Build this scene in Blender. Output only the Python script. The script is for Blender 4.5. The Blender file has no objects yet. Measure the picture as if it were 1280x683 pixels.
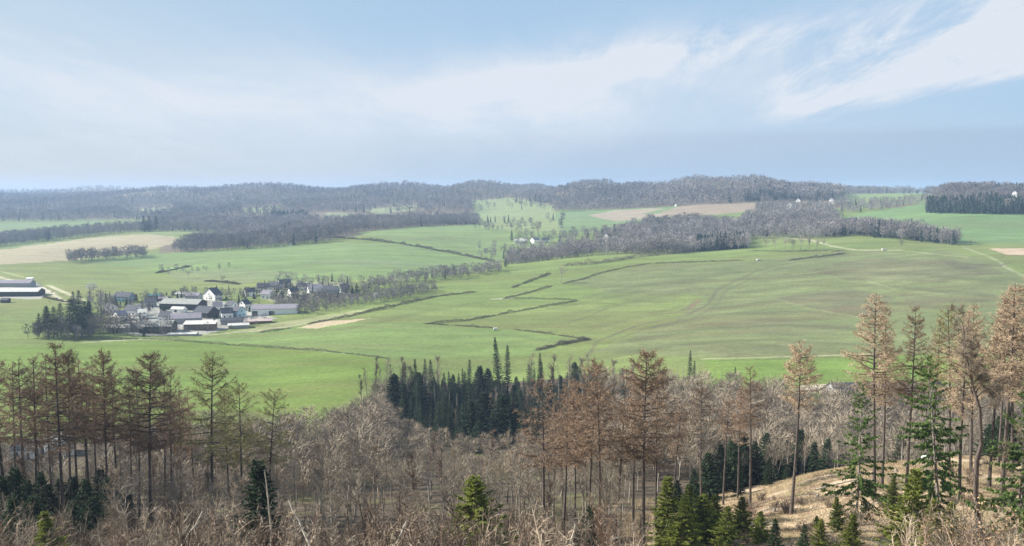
import bpy, math, random
import numpy as np

rng = np.random.default_rng(7)
random.seed(7)
R = math.radians
SC = bpy.context.scene
COL = SC.collection

# ------------------------------------------------------------------ camera
F, CX, CY, HZ = 1108.0, 640.0, 341.5, 240.0
PITCH = math.atan((CY - HZ) / F)
CP, SP = math.cos(PITCH), math.sin(PITCH)
H0 = 110.0                                  # eye height above the datum
cam_d = bpy.data.cameras.new('camera')
cam = bpy.data.objects.new('camera', cam_d)
COL.objects.link(cam)
cam.location = (0, 0, H0)
cam.rotation_euler = (math.pi / 2 - PITCH, 0, 0)
cam_d.sensor_width = 36
cam_d.lens = F / 1280 * 36
cam_d.clip_start = 0.5
cam_d.clip_end = 40000
SC.camera = cam


def ray(px, py):
    xc, yc = (px - CX) / F, -(py - CY) / F
    return np.array([xc, CP + yc * SP, -SP + yc * CP])


def project(X, Y, Z):
    z = Z - H0
    depth = np.maximum(Y * CP - z * SP, 0.5)
    up = Y * SP + z * CP
    return CX + F * X / depth, CY - F * up / depth


def z_at(py, Y):
    """height of the line of sight through row py at depth Y"""
    yc = -(py - CY) / F
    return H0 + Y * (-SP + yc * CP) / (CP + yc * SP)


# ------------------------------------------------------------------ terrain
NEAR = [(-40, 0.5), (0, -1.8), (6, -4.2), (20, -11), (50, -24.5), (80, -37)]
PROF = {
    -170: [(110, 715), (150, 655), (220, 625), (300, 575), (400, 500), (520, 440), (650, 404), (800, 372), (950, 348), (1100, 333), (1400, 316), (1650, 307), (2000, 289), (2500, 277), (3200, 256), (4200, 247.5), (6000, 244), (9000, 245)],
    0: [(110, 712), (150, 655), (220, 628), (300, 575), (400, 500), (520, 440), (650, 404), (800, 372), (950, 345), (1100, 329), (1400, 313), (1650, 304), (2000, 285), (2500, 274), (3200, 256), (4200, 247), (6000, 244), (9000, 245)],
    160: [(110, 715), (150, 660), (220, 624), (300, 570), (400, 500), (520, 442), (600, 414), (700, 390), (850, 363), (1000, 345), (1150, 330), (1300, 318), (1450, 307), (1750, 290), (2000, 283), (2400, 275), (3000, 260), (3700, 244), (6000, 243), (9000, 245)],
    310: [(110, 725), (150, 662), (220, 620), (300, 560), (360, 525), (450, 475), (560, 430), (640, 405), (720, 385), (830, 365), (950, 350), (1100, 330), (1300, 313), (1450, 304), (1700, 292), (2100, 277), (2600, 264), (3500, 243.5), (5000, 246), (9000, 246)],
    450: [(110, 725), (150, 660), (220, 610), (290, 560), (380, 505), (480, 455), (560, 425), (660, 395), (760, 374), (860, 355), (1000, 336), (1150, 321), (1300, 305), (1450, 291), (1650, 284), (1900, 280), (2100, 274), (2600, 259), (3400, 243), (5000, 246), (9000, 246)],
    600: [(110, 720), (150, 652), (220, 605), (300, 562), (380, 530), (430, 500), (500, 457), (600, 417), (700, 390), (820, 362), (950, 341), (1010, 334), (1080, 335), (1200, 322), (1350, 304), (1500, 289), (1800, 280), (2200, 269), (2600, 254), (3300, 241.5), (5000, 246), (9000, 246)],
    750: [(110, 706), (150, 645), (220, 595), (300, 552), (380, 522), (430, 490), (500, 450), (600, 415), (700, 390), (820, 360), (920, 338), (1000, 323), (1040, 319), (1100, 320), (1200, 311), (1350, 298), (1550, 284), (1800, 274), (2100, 263), (2600, 241), (3200, 242), (5000, 245), (9000, 246)],
    900: [(110, 686), (135, 650), (180, 612), (250, 570), (340, 528), (400, 492), (440, 466), (520, 434), (620, 406), (740, 378), (860, 346), (960, 325), (1040, 315), (1090, 313), (1200, 314), (1350, 299), (1550, 280), (1750, 268), (1950, 255), (2400, 238.5), (2900, 240), (4000, 244), (9000, 246)],
    1050: [(110, 664), (130, 622), (150, 596), (168, 588), (220, 615), (300, 560), (380, 505), (430, 478), (520, 435), (620, 405), (740, 370), (880, 335), (1000, 312), (1080, 300), (1180, 293), (1250, 292), (1400, 279), (1600, 266), (1900, 254), (2300, 246), (2800, 242), (4000, 243), (9000, 246)],
    1200: [(100, 678), (130, 608), (150, 579), (165, 573), (220, 615), (300, 570), (380, 522), (420, 494), (500, 445), (600, 405), (720, 365), (850, 332), (950, 313), (1050, 303), (1180, 287), (1350, 265), (1550, 252), (1800, 244), (2500, 242), (4000, 243), (9000, 246)],
    1420: [(100, 670), (130, 604), (150, 574), (165, 568), (220, 610), (300, 570), (380, 522), (420, 494), (500, 445), (600, 405), (720, 365), (850, 332), (950, 313), (1050, 302), (1180, 286), (1350, 264), (1550, 251), (1800, 243), (2500, 240), (4000, 242), (9000, 246)],
}


def pchip(x, y, xi):
    x = np.asarray(x, float); y = np.asarray(y, float)
    h = np.diff(x); d = np.diff(y) / h
    m = np.zeros_like(y)
    for i in range(1, len(x) - 1):
        if d[i - 1] * d[i] > 0:
            w1, w2 = 2 * h[i] + h[i - 1], h[i] + 2 * h[i - 1]
            m[i] = (w1 + w2) / (w1 / d[i - 1] + w2 / d[i])
    m[0], m[-1] = d[0], d[-1]
    k = np.clip(np.searchsorted(x, xi) - 1, 0, len(x) - 2)
    t = (xi - x[k]) / h[k]
    t2, t3 = t * t, t * t * t
    return ((2 * t3 - 3 * t2 + 1) * y[k] + (t3 - 2 * t2 + t) * h[k] * m[k]
            + (-2 * t3 + 3 * t2) * y[k + 1] + (t3 - t2) * h[k] * m[k + 1])


rowsY = np.concatenate([np.linspace(-38, 98, 60), np.geomspace(99.5, 2600, 760), np.geomspace(2625, 6900, 80)])
pc = np.concatenate([np.arange(-900, -60, 20.0), np.arange(-60, 1345, 2.5), np.arange(1350, 2200, 20.0)])
colsU = (pc - CX) / F
OFF = 40.0
kx = np.array(sorted(PROF))
lnY = np.log(rowsY + 60)
tab = []
for k in kx:
    ys = [a for a, b in NEAR] + [a for a, b in PROF[k]]
    zs = [b + H0 for a, b in NEAR] + [z_at(b, a) for a, b in PROF[k]]
    tab.append(pchip(np.log(np.array(ys) + 60.0), zs, lnY))
tab = np.array(tab)                          # control columns x rows


def vnoise(x, y, seed=0):
    """smooth value noise, -1..1"""
    xi, yi = np.floor(x).astype(np.int64), np.floor(y).astype(np.int64)
    fx, fy = x - xi, y - yi
    fx = fx * fx * fx * (fx * (fx * 6 - 15) + 10)
    fy = fy * fy * fy * (fy * (fy * 6 - 15) + 10)

    def h(a, b):
        n = (a * 374761393 + b * 668265263 + seed * 974634777) & 0xffffffff
        n = ((n ^ (n >> 13)) * 1274126177) & 0xffffffff
        n = n ^ (n >> 16)
        return (n & 0xffff) / 32767.5 - 1
    a = h(xi, yi) * (1 - fx) + h(xi + 1, yi) * fx
    b = h(xi, yi + 1) * (1 - fx) + h(xi + 1, yi + 1) * fx
    return a * (1 - fy) + b * fy


def fbm(x, y, seed=0, n=4):
    s, a = 0, 1.0
    for i in range(n):
        s = s + a * vnoise(x, y, seed + i * 17)
        x, y, a = x * 2.03 + 5.2, y * 2.03 + 1.7, a * 0.5
    return s / 1.9


GX = colsU[None, :] * (rowsY[:, None] + OFF)
GY = np.repeat(rowsY[:, None], len(colsU), 1)
uu = GX / np.maximum(GY, 60.0)
pp = np.clip(CX + F * uu, kx[0], kx[-1] - 1e-6)
ki = np.clip(np.searchsorted(kx, pp) - 1, 0, len(kx) - 2)
tt = (pp - kx[ki]) / (kx[ki + 1] - kx[ki])
rr = np.repeat(np.arange(len(rowsY))[:, None], len(colsU), 1)


def T(i):
    return tab[np.clip(i, 0, len(kx) - 1), rr]


p0, p1, p2, p3 = T(ki - 1), T(ki), T(ki + 1), T(ki + 2)
GZ = 0.5 * ((2 * p1) + (-p0 + p2) * tt + (2 * p0 - 5 * p1 + 4 * p2 - p3) * tt ** 2 + (-p0 + 3 * p1 - 3 * p2 + p3) * tt ** 3)
amp = np.clip((GY - 20) / 500, 0.05, 1.0)
GZ = GZ + amp * (0.9 * fbm(GX / 130, GY / 130, 3, 3)) + np.clip((GY - 420) / 150, 0, 1) * np.clip((1150 - GY) / 150, 0, 1) * 1.5 * fbm(GX / 75 + GY / 160, GY / 110 - GX / 200, 13, 2) + np.clip((GY - 2000) / 1200, 0, 1) * 9 * fbm(GX / 380, GY / 500, 9, 3)
for px_, Y_, sx_, sy_, h_ in ((40, 5600, 60, 500, 22), (130, 5200, 45, 500, 34), (215, 3600, 55, 350, 20), (300, 3300, 75, 300, 24), (365, 3700, 40, 350, 22), (470, 3300, 40, 300, 22), (525, 3500, 30, 300, 26), (600, 3100, 42, 280, 28),
                                (668, 3400, 25, 300, 18), (735, 2550, 40, 220, 24), (790, 2900, 25, 250, 18), (870, 2450, 35, 220, 20), (930, 2350, 45, 220, 24), (1010, 2500, 40, 250, 10), (-40, 3500, 60, 300, 16), (70, 3200, 60, 260, 10),
                                (180, 2700, 60, 180, 9), (60, 2500, 50, 150, 7), (330, 2500, 60, 160, 9), (420, 2250, 40, 150, 8), (560, 2450, 45, 160, 9), (240, 1650, 70, 130, 5), (60, 1350, 90, 110, 4), (300, 1080, 110, 110, 5), (540, 1250, 70, 120, 4)):
    GZ = GZ + h_ * np.exp(-((GX - (px_ - CX) / F * Y_) / (sx_ * Y_ / F)) ** 2 - ((GY - Y_) / sy_) ** 2)
near = np.clip((200 - GY) / 60, 0, 1)
GZ = GZ + near * (0.35 * fbm(GX / 5, GY / 5, 21, 3) + 0.5 * fbm(GX / 17, GY / 17, 22, 2)) * np.clip(GY / 20, 0, 1)


def ground(X, Y):
    X = np.asarray(X, float); Y = np.asarray(Y, float)
    u = X / (Y + OFF)
    r = np.clip(np.searchsorted(rowsY, Y) - 1, 0, len(rowsY) - 2)
    c = np.clip(np.searchsorted(colsU, u) - 1, 0, len(colsU) - 2)
    fr = np.clip((Y - rowsY[r]) / (rowsY[r + 1] - rowsY[r]), 0, 1)
    fc = np.clip((u - colsU[c]) / (colsU[c + 1] - colsU[c]), 0, 1)
    return ((GZ[r, c] * (1 - fc) + GZ[r, c + 1] * fc) * (1 - fr) + (GZ[r + 1, c] * (1 - fc) + GZ[r + 1, c + 1] * fc) * fr)


TS = np.geomspace(60, 8500, 5000)


def hit(px, py, ymin=60):
    d = ray(px, py); d = d / d[1]
    Y = TS[TS >= ymin]
    X = d[0] * Y; Z = H0 + d[2] * Y
    b = Z - ground(X, Y)
    k = np.argmax(b <= 0)
    if b[k] > 0:
        k = int(np.argmin(b))
    return float(X[k]), float(Y[k]), float(ground(X[k], Y[k]))


def in_poly(px, py, poly):
    poly = np.asarray(poly, float)
    ins = np.zeros(np.shape(px), bool)
    j = len(poly) - 1
    for i in range(len(poly)):
        xi, yi = poly[i]; xj, yj = poly[j]
        if yi != yj:
            c = ((yi > py) != (yj > py)) & (px < (xj - xi) * (py - yi) / (yj - yi) + xi)
            ins ^= c
        j = i
    return ins


# ------------------------------------------------------------------ materials
def mat(name, col, rough=0.9, var=0.0, scale=1.0, col2=None, objvar=0.0, spec=0.2, bump=0.0, metal=0.0, attr=None, stretch=None, trans=0.0):
    """procedural material: base colour broken up by noise (and by a random value per object)"""
    m = bpy.data.materials.new(name); m.use_nodes = True
    nt = m.node_tree; N = nt.nodes; L = nt.links
    b = N['Principled BSDF']
    b.inputs['Roughness'].default_value = rough
    b.inputs['Specular IOR Level'].default_value = spec
    b.inputs['Metallic'].default_value = metal
    geo = N.new('ShaderNodeNewGeometry')
    no = N.new('ShaderNodeTexNoise'); no.inputs['Scale'].default_value = scale; no.inputs['Detail'].default_value = 5
    no.inputs['Roughness'].default_value = 0.65
    src = geo.outputs['Position']
    if stretch:
        mp = N.new('ShaderNodeMapping'); mp.inputs['Scale'].default_value = stretch
        L.new(src, mp.inputs['Vector']); src = mp.outputs['Vector']
    L.new(src, no.inputs['Vector'])
    c2 = col2 if col2 else tuple(c * (1 - var) for c in col)
    rp = N.new('ShaderNodeValToRGB')
    rp.color_ramp.elements[0].position = 0.33; rp.color_ramp.elements[0].color = (*c2, 1)
    rp.color_ramp.elements[1].position = 0.67; rp.color_ramp.elements[1].color = (*col, 1)
    L.new(no.outputs['Fac'], rp.inputs['Fac'])
    out = rp.outputs['Color']
    if objvar or attr:
        mr = N.new('ShaderNodeMapRange'); mr.inputs['To Min'].default_value = 1 - (objvar or 0.3); mr.inputs['To Max'].default_value = 1 + (objvar or 0.3)
        if attr:
            at = N.new('ShaderNodeAttribute'); at.attribute_name = attr
            L.new(at.outputs['Fac'], mr.inputs['Value'])
        else:
            oi = N.new('ShaderNodeObjectInfo'); L.new(oi.outputs['Random'], mr.inputs['Value'])
        mx = N.new('ShaderNodeVectorMath'); mx.operation = 'SCALE'
        L.new(out, mx.inputs[0]); L.new(mr.outputs['Result'], mx.inputs['Scale'])
        out = mx.outputs[0]
    L.new(out, b.inputs['Base Color'])
    if trans:                              # thin needles and leaves let light through
        tr = N.new('ShaderNodeBsdfTranslucent'); ms = N.new('ShaderNodeMixShader'); ms.inputs[0].default_value = trans
        L.new(out, tr.inputs['Color']); L.new(b.outputs[0], ms.inputs[1]); L.new(tr.outputs[0], ms.inputs[2])
        L.new(ms.outputs[0], N['Material Output'].inputs['Surface'])
    if bump:
        bp = N.new('ShaderNodeBump'); bp.inputs['Strength'].default_value = bump; bp.inputs['Distance'].default_value = 0.05
        L.new(no.outputs['Fac'], bp.inputs['Height']); L.new(bp.outputs['Normal'], b.inputs['Normal'])
    return m


M = {}
M['larch_bark'] = mat('larch_bark', (0.125, 0.10, 0.085), 0.95, 0.6, 3.0, stretch=(1, 1, 0.3), objvar=0.2)
M['larch_twig'] = mat('larch_twig', (0.34, 0.235, 0.155), 0.95, 0.35, 0.6, objvar=0.35)
M['larch_twig_green'] = mat('larch_twig_green', (0.29, 0.265, 0.115), 0.95, 0.35, 0.6, objvar=0.15)
M['larch_twig_pale'] = mat('larch_twig_pale', (0.44, 0.33, 0.22), 0.95, 0.3, 0.6, objvar=0.25)
M['grey_bark'] = mat('grey_bark', (0.36, 0.32, 0.265), 0.95, 0.55, 2.5, objvar=0.25, stretch=(1, 1, 0.4))
M['bare_twig'] = mat('bare_twig', (0.33, 0.265, 0.19), 0.95, 0.4, 0.35, objvar=0.3)
M['sapling_twig'] = mat('sapling_twig', (0.46, 0.37, 0.275), 0.9, 0.45, 0.3, objvar=0.4)
M['sapling_brown'] = mat('sapling_brown', (0.25, 0.18, 0.13), 0.9, 0.45, 0.3, objvar=0.4)
M['pale_wood'] = mat('pale_wood', (0.56, 0.49, 0.39), 0.8, 0.35, 2.0)
M['far_twig'] = mat('far_twig', (0.245, 0.222, 0.21), 0.95, 0.35, 0.02, attr='tint', objvar=0.5)
M['valley_twig'] = mat('valley_twig', (0.30, 0.245, 0.18), 0.95, 0.35, 0.05, attr='tint', objvar=0.45)
M['far_spruce'] = mat('far_spruce', (0.035, 0.06, 0.04), 0.9, 0.3, 0.05, objvar=0.3)
M['spruce'] = mat('spruce', (0.05, 0.082, 0.038), 0.85, 0.5, 0.5, objvar=0.45, trans=0.2)
M['spruce_bark'] = mat('spruce_bark', (0.27, 0.235, 0.20), 0.95, 0.5, 3.0, objvar=0.3)
M['fir'] = mat('fir', (0.13, 0.205, 0.05), 0.8, 0.5, 0.5, objvar=0.2, trans=0.4)
M['young'] = mat('young', (0.27, 0.31, 0.06), 0.8, 0.55, 0.45, objvar=0.35, trans=0.42)
M['hedge'] = mat('hedge', (0.22, 0.20, 0.135), 0.95, 0.5, 0.15, objvar=0.2)
M['hedge_pale'] = mat('hedge_pale', (0.27, 0.225, 0.185), 0.95, 0.4, 0.15, objvar=0.2)
M['shrub_green'] = mat('shrub_green', (0.065, 0.09, 0.045), 0.9, 0.5, 0.3, objvar=0.3)
M['blossom'] = mat('blossom', (0.62, 0.60, 0.55), 0.9, 0.35, 0.3, objvar=0.1)
M['beech_leaf'] = mat('beech_leaf', (0.40, 0.275, 0.16), 0.85, 0.35, 0.8)
M['dry_grass'] = mat('dry_grass', (0.55, 0.44, 0.27), 0.9, 0.4, 0.25, attr='tint', objvar=0.35, trans=0.3)
M['bramble'] = mat('bramble', (0.24, 0.155, 0.105), 0.9, 0.4, 0.3, attr='tint', objvar=0.3)
M['white_wall'] = mat('white_wall', (0.84, 0.82, 0.78), 0.85, 0.12, 0.6)
M['grey_wall'] = mat('grey_wall', (0.36, 0.36, 0.36), 0.9, 0.25, 0.6)
M['dark_timber'] = mat('dark_timber', (0.075, 0.07, 0.07), 0.9, 0.4, 1.5, stretch=(3, 3, 0.3))
M['brown_timber'] = mat('brown_timber', (0.24, 0.15, 0.10), 0.9, 0.35, 1.5, stretch=(3, 3, 0.3))
M['slate'] = mat('slate', (0.075, 0.08, 0.095), 0.7, 0.35, 0.8)
M['fibre'] = mat('fibre', (0.33, 0.33, 0.30), 0.85, 0.25, 0.4)
M['pale_roof'] = mat('pale_roof', (0.58, 0.56, 0.51), 0.8, 0.2, 0.3)
M['mauve_roof'] = mat('mauve_roof', (0.27, 0.245, 0.275), 0.8, 0.2, 0.4)
M['pink_roof'] = mat('pink_roof', (0.46, 0.36, 0.34), 0.8, 0.2, 0.4)
M['teal_roof'] = mat('teal_roof', (0.06, 0.17, 0.17), 0.7, 0.2, 0.4)
M['blue_wall'] = mat('blue_wall', (0.38, 0.53, 0.60), 0.85, 0.12, 0.6)
M['glass'] = mat('window_glass', (0.035, 0.045, 0.06), 0.15, 0.3, 1.0, spec=0.5)
M['door'] = mat('door_paint', (0.16, 0.10, 0.07), 0.6, 0.2, 1.0)
M['rock'] = mat('rock', (0.60, 0.59, 0.56), 0.9, 0.3, 1.5, bump=0.5)
M['brick'] = mat('brick', (0.30, 0.17, 0.12), 0.9, 0.3, 1.5)


# ------------------------------------------------------------------ mesh helpers
def make_mesh(name, V, faces_groups, mats, smooth=False, tint=None):
    """V: n x 3; faces_groups: list of (array m x k, material index)"""
    me = bpy.data.meshes.new(name)
    V = np.asarray(V, np.float32)
    me.vertices.add(len(V)); me.vertices.foreach_set('co', V.ravel())
    loops, starts, mi = [], [], []
    n = 0
    for fa, k in faces_groups:
        fa = np.asarray(fa, np.int32)
        if len(fa) == 0:
            continue
        loops.append(fa.ravel())
        starts.append(n + np.arange(len(fa)) * fa.shape[1])
        mi.append(np.full(len(fa), k, np.int32)); n += fa.size
    loops = np.concatenate(loops); starts = np.concatenate(starts).astype(np.int32); mi = np.concatenate(mi)
    me.loops.add(len(loops)); me.loops.foreach_set('vertex_index', loops)
    me.polygons.add(len(starts)); me.polygons.foreach_set('loop_start', starts)
    for m in mats:
        me.materials.append(m)
    me.polygons.foreach_set('material_index', mi)
    me.polygons.foreach_set('use_smooth', np.full(len(starts), smooth, bool))
    if tint is not None:
        a = me.attributes.new('tint', 'FLOAT', 'POINT'); a.data.foreach_set('value', np.asarray(tint, np.float32))
    me.update(calc_edges=True)
    return me


def link(name, me, parent=None, loc=None):
    o = bpy.data.objects.new(name, me); COL.objects.link(o)
    if parent is not None:
        o.parent = parent
    if loc is not None:
        o.location = loc
    return o


def tag(o, label=None, cat=None, group=None, kind=None):
    if label: o['label'] = label
    if cat: o['category'] = cat
    if group: o['group'] = group
    if kind: o['kind'] = kind
    return o


def empty(name, loc, rz=0.0, sc=1.0):
    o = bpy.data.objects.new(name, None); COL.objects.link(o)
    o.location = loc; o.rotation_euler = (0, 0, rz); o.scale = (sc, sc, sc)
    o.empty_display_size = 0.3
    return o


def norm(v):
    return v / (np.linalg.norm(v, axis=-1, keepdims=True) + 1e-9)


def frames(d):
    ref = np.where(np.abs(d[:, 2:3]) > 0.9, np.array([[1.0, 0, 0]]), np.array([[0, 0, 1.0]]))
    a = norm(np.cross(d, ref)); b = np.cross(d, a)
    return a, b


class Geo:
    """collects tubes, twigs (tapering ribbons) and leaf faces; builds one mesh"""
    def __init__(s):
        s.V, s.Fs, s.n = [], [], 0

    def add(s, V, F_, m):
        s.V.append(np.asarray(V, float)); s.Fs.append((np.asarray(F_) + s.n, m)); s.n += len(V)

    def tube(s, pts, rad, m, sides=6):
        pts = np.asarray(pts, float); rad = np.asarray(rad, float)
        d = norm(np.gradient(pts, axis=0))
        a, b = frames(d)
        th = np.arange(sides) * 2 * np.pi / sides
        V = pts[:, None] + rad[:, None, None] * (np.cos(th)[None, :, None] * a[:, None] + np.sin(th)[None, :, None] * b[:, None])
        k = np.arange(len(pts) - 1)[:, None] * sides; j = np.arange(sides)[None, :]; j2 = (j + 1) % sides
        Fq = np.stack([k + j, k + j2, k + sides + j2, k + sides + j], -1).reshape(-1, 4)
        s.add(V.reshape(-1, 3), Fq, m)

    def prisms(s, A, B, ra, rb, m):
        """many three-sided tapering sticks"""
        A, B = np.asarray(A, float), np.asarray(B, float)
        if not len(A): return
        ra = np.broadcast_to(ra, len(A)); rb = np.broadcast_to(rb, len(A))
        a, b = frames(norm(B - A))
        th = np.arange(3) * 2 * np.pi / 3
        ring = np.cos(th)[None, :, None] * a[:, None] + np.sin(th)[None, :, None] * b[:, None]
        V = np.concatenate([A[:, None] + ra[:, None, None] * ring, B[:, None] + rb[:, None, None] * ring], 1)
        base = np.arange(len(A))[:, None, None] * 6
        f = np.array([[0, 1, 4, 3], [1, 2, 5, 4], [2, 0, 3, 5]])
        s.add(V.reshape(-1, 3), (base + f[None]).reshape(-1, 4), m)

    def ribbons(s, A, B, w, m):
        """many thin tapering twigs, one triangle each, turned at random about their own axis"""
        A, B = np.asarray(A, float), np.asarray(B, float)
        if not len(A): return
        w = np.broadcast_to(w, len(A))
        a, b = frames(norm(B - A))
        t = rng.uniform(0, np.pi, len(A))[:, None]
        side = (np.cos(t) * a + np.sin(t) * b) * (w * 0.5)[:, None]
        V = np.stack([A - side, A + side, B], 1)
        s.add(V.reshape(-1, 3), np.arange(len(A) * 3).reshape(-1, 3), m)

    def leaves(s, C, size, m, droop=0.0):
        """many small rhombic leaf or spray faces at random angles"""
        C = np.asarray(C, float)
        n = len(C)
        if not n: return
        size = np.broadcast_to(size, n)[:, None]
        a = norm(rng.normal(size=(n, 3)) * np.array([1, 1, 0.6]) - np.array([0, 0, droop]))
        b = norm(np.cross(a, rng.normal(size=(n, 3))))
        V = np.stack([C - a * size, C + b * size * 0.5, C + a * size, C - b * size * 0.5], 1)
        s.add(V.reshape(-1, 3), np.arange(n * 4).reshape(-1, 4), m)

    def mesh(s, name, mats, smooth=False):
        return make_mesh(name, np.concatenate(s.V), s.Fs, mats, smooth)


def rv(n):
    return rng.normal(size=(n, 3))


# ------------------------------------------------------------------ tree makers (unit: metres, base at origin)
def trunk_line(H, sway, n=14, lean=0.0):
    t = np.linspace(0, 1, n)
    ph = rng.uniform(0, 6.28, 4)
    x = sway * (np.sin(t * 3 + ph[0]) - np.sin(ph[0])) + lean * t * H
    y = sway * (np.sin(t * 2.6 + ph[1]) - np.sin(ph[1]))
    return np.stack([x, y, t * H - 0.6 * (t == 0)], 1)


def make_larch(H=27, cs=0.45, Rc=3.8, nb=60, twig='larch_twig', dens=1.0, flat=0.0, lean=0.0):
    pts = trunk_line(H, 0.25, 16, lean)
    t = np.linspace(0, 1, 16)
    g = Geo(); g.tube(pts, 0.25 * (1 - t) ** 0.8 + 0.025 + 0.12 * np.exp(-t * 25), 0, 7)
    tm = g.mesh('larch_trunk', [M['larch_bark']], True)
    c = Geo()
    A, B, ra, rb = [], [], [], []
    tA, tB, tw = [], [], []
    zz = np.sort(rng.uniform(cs, 0.985, nb))
    az = rng.uniform(0, 6.28)
    for f in zz:
        az += 2.4 + rng.uniform(-0.5, 0.5)
        s = (f - cs) / (1 - cs)
        prof = (0.35 + 0.65 * min(1, s / 0.22)) * (1 - s) ** (0.75 - flat * 0.4) + 0.06
        Lb = Rc * prof * rng.uniform(0.65, 1.15)
        el = R(rng.uniform(-8, 14) + 38 * s ** 1.5)
        p = np.array([np.interp(f, t, pts[:, k]) for k in range(3)])
        d = np.array([math.cos(az) * math.cos(el), math.sin(az) * math.cos(el), math.sin(el)])
        q = [p]
        npc = 5
        for k in range(npc):
            d = norm(d + np.array([0, 0, 0.10 if k > 1 else -0.05]) + rng.normal(size=3) * 0.10)
            q.append(q[-1] + d * Lb / npc)
        r0 = 0.022 + 0.013 * Lb
        for k in range(npc):
            A.append(q[k]); B.append(q[k + 1]); ra.append(r0 * (1 - k / npc)); rb.append(r0 * (1 - (k + 1) / npc) + 0.006)
        q = np.array(q)
        nt = int(Lb * 7 * dens) + 3
        u = rng.uniform(0.18, 1.0, nt) * npc
        k = np.minimum(u.astype(int), npc - 1)
        P = q[k] + (q[k + 1] - q[k]) * (u - k)[:, None]
        dd = norm(q[k + 1] - q[k])
        side = np.cross(dd, np.array([0, 0, 1.0])) * rng.choice([-1, 1], nt)[:, None]
        D = norm(side * rng.uniform(0.5, 1.0, nt)[:, None] + dd * 0.7 + rv(nt) * 0.5 + np.array([0, 0, -0.22]))
        Lt = rng.uniform(0.35, 1.05, nt) * (0.6 + 0.25 * Lb) * (1.05 - 0.5 * u / npc)
        E = P + D * Lt[:, None]
        tA.append(P); tB.append(E); tw.append(np.full(nt, 0.05))
        nh = 5
        v = rng.uniform(0.15, 1, (nt, nh))
        HP = (P[:, None] + (E - P)[:, None] * v[..., None]).reshape(-1, 3)
        HD = norm(np.repeat(D, nh, 0) * 0.6 + rv(nt * nh) * 0.75 + np.array([0, 0, -0.2]))
        HL = rng.uniform(0.15, 0.5, nt * nh)
        tA.append(HP); tB.append(HP + HD * HL[:, None]); tw.append(np.full(nt * nh, 0.05))
    # dead stubs below the crown
    for f in rng.uniform(0.16, cs, 11):
        a2 = rng.uniform(0, 6.28)
        p = np.array([np.interp(f, t, pts[:, k]) for k in range(3)])
        d = np.array([math.cos(a2), math.sin(a2), rng.uniform(-0.3, 0.15)])
        A.append(p); B.append(p + d * rng.uniform(0.4, 2.0)); ra.append(0.03); rb.append(0.008)
    c.prisms(A, B, np.array(ra), np.array(rb), 0)
    c.ribbons(np.concatenate(tA), np.concatenate(tB), np.concatenate(tw), 1)
    cm = c.mesh('larch_crown', [M['larch_bark'], M[twig]])
    return tm, cm, H


def make_bare(H=16, spread=1.0, levels=5, bark='grey_bark', twig='bare_twig', stems=1, upright=0.35, width=0.05):
    g = Geo(); c = Geo()
    A, B, ra, rb = [], [], [], []
    tA, tB = [], []

    def grow(p, d, L, r, lev):
        n = 3 if lev < 3 else 1
        q = [p]
        for k in range(n):
            d = norm(d + rng.normal(size=3) * (0.16 if lev < 3 else 0.1) + np.array([0, 0, upright * 0.22]))
            q.append(q[-1] + d * L / n)
        for k in range(n):
            r1 = r * (1 - 0.45 * k / n); r2 = r * (1 - 0.45 * (k + 1) / n)
            if lev < 4:
                A.append(q[k]); B.append(q[k + 1]); ra.append(r1); rb.append(r2)
            else:
                tA.append(q[k]); tB.append(q[k + 1])
        if lev >= levels:
            return
        nc = [5, 4, 4, 4, 3][min(lev, 4)]
        q = np.array(q)
        for i in range(nc):
            f = rng.uniform(0.35, 1.0) if i < nc - 1 else 1.0
            u = f * n; k = min(int(u), n - 1)
            P = q[k] + (q[k + 1] - q[k]) * (u - k)
            ax = norm(np.cross(d, rng.normal(size=3)))
            an = R(rng.uniform(22, 58)) * spread if i < nc - 1 else R(rng.uniform(3, 18))
            nd = norm(d * math.cos(an) + ax * math.sin(an))
            grow(P, nd, L * rng.uniform(0.5, 0.82) * (1.0 if lev else 0.85), r * (0.55 if i < nc - 1 else 0.6), lev + 1)

    for sidx in range(stems):
        off = np.array([rng.normal() * 0.4, rng.normal() * 0.4, 0]) * (stems > 1)
        tl = H * rng.uniform(0.3, 0.42)
        d0 = norm(np.array([rng.normal() * 0.10 * (1 + (stems > 1)), rng.normal() * 0.10 * (1 + (stems > 1)), 1]))
        P = np.array([off, off + d0 * tl * 0.5, off + d0 * tl]) + np.array([[0, 0, -0.5], [rng.normal() * 0.1, rng.normal() * 0.1, 0], [0, 0, 0]])
        r0 = 0.0105 * H / (1 + 0.3 * (stems - 1))
        g.tube(P, [r0 * 1.35, r0 * 1.1, r0 * 0.9], 0, 6)
        for i in range(4 if stems == 1 else 3):
            an = R(rng.uniform(12, 45)) * spread if i else R(5)
            ax = norm(np.cross(d0, rng.normal(size=3)))
            grow(off + d0 * tl * (1 - 0.22 * (i > 0) * rng.uniform(0, 1)), norm(d0 * math.cos(an) + ax * math.sin(an)), H * rng.uniform(0.2, 0.27), r0 * 0.55, 1)
    c.prisms(A, B, np.array(ra) * 1.45, np.array(rb) * 1.45, 0)
    c.ribbons(tA, tB, width, 1)
    V = np.concatenate(c.V); zt = V[:, 2].max()
    for gg in (c, g):
        gg.V = [v * (H / zt) for v in gg.V]
    return g.mesh('bare_trunk', [M[bark]], True), c.mesh('bare_crown', [M[bark], M[twig]]), H


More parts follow.
